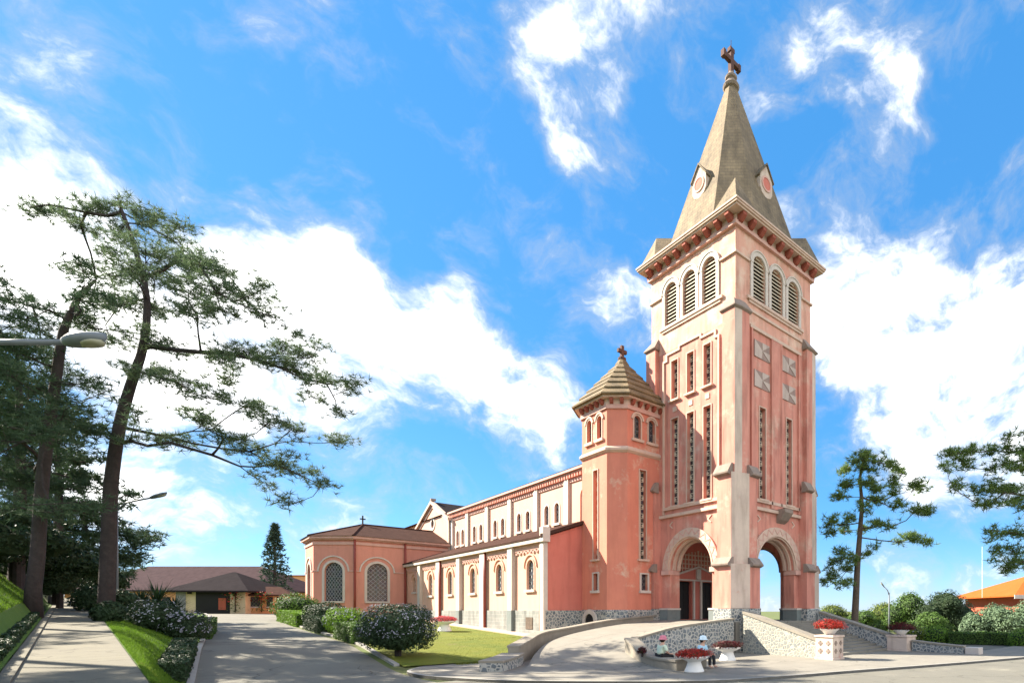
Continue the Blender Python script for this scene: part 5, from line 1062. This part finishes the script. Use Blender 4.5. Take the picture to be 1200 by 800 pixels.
# ------------------------------------------------------------------ buildings left and right
def hip_house(name, c, ang, lx, ly, h, rh, over, wallm, roofm, label, feats=None, fascia=None, ridge=None):
    """rectangular house, hip roof; local frame turned by ang"""
    root = thing(name, label, 'building', tuple(c)); ca, sa = math.cos(ang), math.sin(ang); U = Vector((ca, sa, 0)); V = Vector((-sa, ca, 0)); c = Vector(c)
    F = Fr(c, U, -V)     # front looks along -V
    t = MB(); fbox(t, F, -lx / 2, lx / 2, -ly, 0, -.5, h); t.build('wall', wallm, root)
    t = MB(); o = over; rd = ridge if ridge is not None else max(.2, lx / 2 - ly / 2)
    t.add([F(-lx / 2 - o, o, h), F(lx / 2 + o, o, h), F(lx / 2 + o, -ly - o, h), F(-lx / 2 - o, -ly - o, h), F(-rd, -ly / 2, h + rh), F(rd, -ly / 2, h + rh), F(-lx / 2 - o, o, h - .18), F(lx / 2 + o, o, h - .18), F(lx / 2 + o, -ly - o, h - .18), F(-lx / 2 - o, -ly - o, h - .18)],
          [(0, 1, 5, 4), (1, 2, 5), (2, 3, 4, 5), (3, 0, 4), (0, 6, 7, 1), (1, 7, 8, 2), (2, 8, 9, 3), (3, 9, 6, 0), (6, 9, 8, 7)]); t.build('roof', roofm, root)
    if fascia:
        t = MB(); fbox(t, F, -lx / 2 - o - .02, lx / 2 + o + .02, o - .05, o + .05, h - .45, h + .02); t.build('fascia', fascia, root)
    return root, F
c = at(64, 247, 715); c.z = 2.5
hall, FH = hip_house('parish_hall', c, R(-38), 7.6, 7.5, 2.6, 2.5, .9, 'hall_cream', 'roof_grey', 'low parish hall with grey hipped roof and dark doorway ending the road', ridge=.2)
t = MB(); fbox(t, FH, -1.6, 2.1, .01, .05, -.2, 2.7); dr = t.build('doorway', 'black_wood', hall)
t = MB(); fbox(t, FH, .9, 1.7, .055, .09, .3, 1.7); t.build('door_panel', 'brick_red', dr)
t = MB(); fbox(t, FH, -3.75, -2.7, .01, .04, -.2, 2.85); t.build('wall_panel', 'hall_grey', hall)
for a in (-2.2, 2.7): t = MB(); fbox(t, FH, a - .15, a + .15, .01, .3, 2.2, 2.8); t.build('eave_bracket', 'black_wood', hall)
c = at(66, 309, 716); c.z = 2.5
wing, FW = hip_house('parish_wing', c, R(-15), 4.6, 6, 2.2, 1.1, .5, 'hall_orange', 'roof_brown', 'peach side building with brown eaves and flower-hung windows beside the pointed conifer', ridge=1.2)
for a0, a1 in ((-1.7, -.3), (.3, .9), (1.3, 1.9)):
    t = MB(); fbox(t, FW, a0, a1, .01, .05, .7, 1.9); w_ = t.build('window', 'dark_glass', wing)
    t = MB(); fbox(t, FW, a0 - .08, a1 + .08, .01, .1, .55, .69); t.build('sill', 'white_trim', w_)
for a, lab in ((-2.6, 'climbing plant with red flowers at the left end of the peach wall'), (-.1, 'climbing plant between the windows of the peach wall')):
    p = FW(a, .5, 0); m_ = MB(); leaves(m_, [(p + Vector((random.gauss(0, .45), random.gauss(0, .45), random.uniform(.1, 2.4))), Vector((0, 0, 1))) for _ in range(260)], .11, 0); leaves(m_, [(p + Vector((random.gauss(0, .5), random.gauss(0, .5), random.uniform(1.2, 2.6))), Vector((0, 0, 1))) for _ in range(110)], .1, 1)
    root = thing('climbing_plant', lab, 'plant', tuple(p)); m_.build('foliage', ['leaf_mid', 'flower_red'], root); t = MB(); t.tube([p, p + Vector((0, 0, 2))], .05, 5); t.build('stem', 'bark', root)
c = at(78, 195, 715); c.z = 2.5
lh, FLh = hip_house('long_hall', c, R(-45), 30, 12, 3.2, 4.0, 1.0, 'hall_orange', 'roof_plum', 'long building with a wide dark roof behind the parish hall', ridge=9)
for a in range(-6, 7, 3): t = MB(); fbox(t, FLh, a - .6, a + .6, .01, .05, .8, 2.2); t.build('window', 'dark_glass', lh)
c = at(105, 322, 715); c.z = 2.5
fb_, FFb = hip_house('far_block', c, R(-45), 26, 10, 7.2, .3, .2, 'hall_orange', 'roof_orange', 'flat peach building far behind the pointed conifer', ridge=8)
for a in range(-9, 10, 3): t = MB(); fbox(t, FFb, a - .6, a + .6, .01, .05, 3.5, 5.2); t.build('window', 'dark_glass', fb_)
c = at(66, 1250, 740); c.z = .2
rh_, FRh = hip_house('garden_house', c, R(-45), 11.5, 14, 4.4, 2.9, 1.7, 'brick_red', 'roof_orange', 'house with bright orange hipped roof and white fascia at the right edge', fascia='white_trim', ridge=.6)
t = MB(); Fx = FRh
fpoly(t, Fx, [(-5.0, 4.1), (-4.6, 4.1), (-2.8, 2.3), (-3.2, 2.3)], .2, .4); t.build('brace', 'white_trim', rh_)
t = MB(); fbox(t, FRh, -1.0, 1.2, .01, .05, 1.2, 2.6); t.build('window', 'dark_glass', rh_)

# ------------------------------------------------------------------ people on the low wall
def skin_mesh(name, verts, edges, radii, m, parent, sub=2, scale=1.0):
    me = bpy.data.meshes.new(name); me.from_pydata([tuple(v) for v in verts], edges, []); ob = bpy.data.objects.new('tmp_' + name, me); COL.objects.link(ob)
    mod = ob.modifiers.new('skin', 'SKIN'); mod.use_smooth_shade = True; s = ob.modifiers.new('sub', 'SUBSURF'); s.levels = sub; s.render_levels = sub
    if not me.skin_vertices: 
        me.attributes  # layer is created with the modifier in background mode below
    lay = me.skin_vertices[0] if len(me.skin_vertices) else None
    if lay is None:
        bm = bmesh.new(); bm.from_mesh(me); bm.verts.layers.skin.verify(); bm.to_mesh(me); bm.free(); lay = me.skin_vertices[0]
    for i, r in enumerate(radii): lay.data[i].radius = (r[0] * scale, r[1] * scale) if isinstance(r, tuple) else (r * scale, r * scale)
    lay.data[0].use_root = True
    dg = bpy.context.evaluated_depsgraph_get(); ev = ob.evaluated_get(dg); out = bpy.data.meshes.new_from_object(ev)
    bpy.data.objects.remove(ob); out.name = name; out.materials.clear(); out.materials.append(M[m])
    out.polygons.foreach_set('use_smooth', [True] * len(out.polygons)); o = bpy.data.objects.new(name, out); COL.objects.link(o); o.parent = parent
    return o
def seated(loc, rz, label, shirt, hat, trousers='cloth_black', lean=0):
    root = thing('person', label, 'person', loc); root.rotation_euler = (0, 0, rz); root.scale = (1.42, 1.3, 1.06)
    # local frame: +Y is where the person looks, origin at the seat
    V = [(0, 0, .08), (0, .02 + lean * .3, .3), (0, .02 + lean, .5), (0, .03 + lean, .6), (0, .05 + lean, .68), (0, .07 + lean, .78), (0, .075 + lean, .86),
         (-.17, .02 + lean, .5), (-.24, .06 + lean, .26), (-.15, .28, .16), (.17, .02 + lean, .5), (.24, .06 + lean, .26), (.15, .28, .16),
         (-.1, .04, .06), (-.12, .44, .07), (-.12, .46, -.34), (-.12, .6, -.4), (.1, .04, .06), (.12, .44, .07), (.12, .42, -.34), (.12, .56, -.4), (-.12, .36, .13), (.12, .36, .13)]
    E = [(0, 1), (1, 2), (2, 3), (3, 4), (4, 5), (5, 6), (2, 7), (7, 8), (8, 9), (9, 21), (2, 10), (10, 11), (11, 12), (12, 22), (0, 13), (13, 14), (14, 15), (15, 16), (0, 17), (17, 18), (18, 19), (19, 20)]
    rd = [(.15, .12), (.14, .1), (.14, .09), .06, .065, (.085, .1), .075, .06, .045, .035, .06, .045, .035, .09, .062, .045, .04, .09, .062, .045, .04, .035, .035]
    skin_mesh('body', V, E, rd, 'skin', root)
    # clothes: the same limbs a little fuller
    sv = [0, 1, 2, 7, 8, 10, 11]; mp_ = {v: i for i, v in enumerate(sv)}; se = [(mp_[a], mp_[b]) for a, b in E if a in mp_ and b in mp_]
    skin_mesh('shirt', [V[i] for i in sv], se, [tuple(q * 1.32 for q in rd[i]) if isinstance(rd[i], tuple) else rd[i] * 1.45 for i in sv], shirt, root)
    tv = [0, 13, 14, 15, 17, 18, 19]; mp_ = {v: i for i, v in enumerate(tv)}; te = [(mp_[a], mp_[b]) for a, b in E if a in mp_ and b in mp_]
    skin_mesh('trousers', [V[i] for i in tv], te, [tuple(q * 1.1 for q in rd[i]) if isinstance(rd[i], tuple) else rd[i] * 1.2 for i in tv], trousers, root)
    def sub(mb, nm, m_): 
        o = mb.build(nm, m_, None, smooth=True); o.parent = root; return o
    hy = .065 + lean
    t = MB(); t.lathe((0, hy - .01, .80), [(.165, -.02), (.17, .0), (.125, .03), (.125, .1), (.1, .16), (.03, .18)], 16); sub(t, 'hat', hat)
    t = MB(); core(t, (0, hy - .035, .765), (.105, .095, .115), 1, 0, sh=1); sub(t, 'hair', 'hair')
    t = MB(); t.tube([(0, hy + .095, .775), (0, hy + .125, .745), (0, hy + .1, .735)], [.01, .016, .008], 6); sub(t, 'nose', 'skin')
    for s in (-1, 1):
        t = MB(); core(t, (s * .033, hy + .093, .785), (.013, .01, .009), 1, 0, sh=1); sub(t, 'eye', 'hair')
        # a hand on the knee: palm, four fingers and a thumb
        t = MB(); hx = s * .12; t.tube([(hx, .35, .135), (hx, .43, .135)], [.03, .04], 7)
        for q in range(4): t.tube([(hx - .03 + q * .02, .42, .14), (hx - .03 + q * .02, .47 + (.02 if q in (1, 2) else 0), .135), (hx - .03 + q * .02, .5 + (.02 if q in (1, 2) else 0), .11)], [.011, .01, .008], 5)
        t.tube([(hx - s * .03, .37, .135), (hx - s * .065, .42, .13)], [.012, .009], 5); sub(t, 'hand', 'skin')
seated((-9.92, -4.1, .5), R(-100), 'person in pale mint shirt and pink hat sitting on the low ramp wall', 'cloth_mint', 'hat_pink', lean=.06)
seated((-8.62, -5.55, .5), R(-165), 'person in light blue top and pale blue hat behind the red flower bowl', 'cloth_blue', 'hat_sky', lean=.02)
t = MB(); t.box(-9.05, -8.2, -5.5, -4.9, 0, .5); tag(t.build('stone_block', 'coping', bevel=.03), 'small stone block seat behind the red flower bowl', 'block')
shrub('small_plant', (-10.3, -3.2, .78), (.22, .22, .2), 160, .05, 'flower_maroon', 'tiny dark red plant on top of the low ramp wall', 'plant')

# ------------------------------------------------------------------ grass blades
def blades(name, region, n, h, m_='grass_blade'):
    mb = MB()
    for _ in range(n):
        x, y = region(); z = hgt(x, y) + (.11 if x < -28.5 else .03); a = random.uniform(0, 6.28); w_ = Vector((math.cos(a), math.sin(a), 0)) * .012; k = h * random.uniform(.5, 1.2)
        mb.add([Vector((x, y, z)) - w_, Vector((x, y, z)) + w_, Vector((x + random.gauss(0, .3) * k, y + random.gauss(0, .3) * k, z + k))], [(0, 1, 2)])
    o = mb.build(name, m_); o['kind'] = 'stuff'
def r_verge():
    y = -8 + 26 * random.random() ** 1.4; a, b = path_r(y) + .05, road_l(y) - .3; return a + (b - a) * random.random(), y
def r_bank():
    y = -8 + 40 * random.random() ** 1.1; return path_l(y) - .8 - 8 * random.random() ** 1.3, y
def r_lawn():
    y = 4 + 24 * random.random() ** 1.3; a, b = -16.2, interp(y, [(3, -12.8), (6.5, -11.7), (10, -9.9), (12, -8.9), (45, -8.9)]); return a + (b - a) * random.random(), y
blades('grass', r_verge, 26000, .09); blades('grass', r_bank, 42000, .1); blades('grass', r_lawn, 26000, .06, 'lawn_yellow')
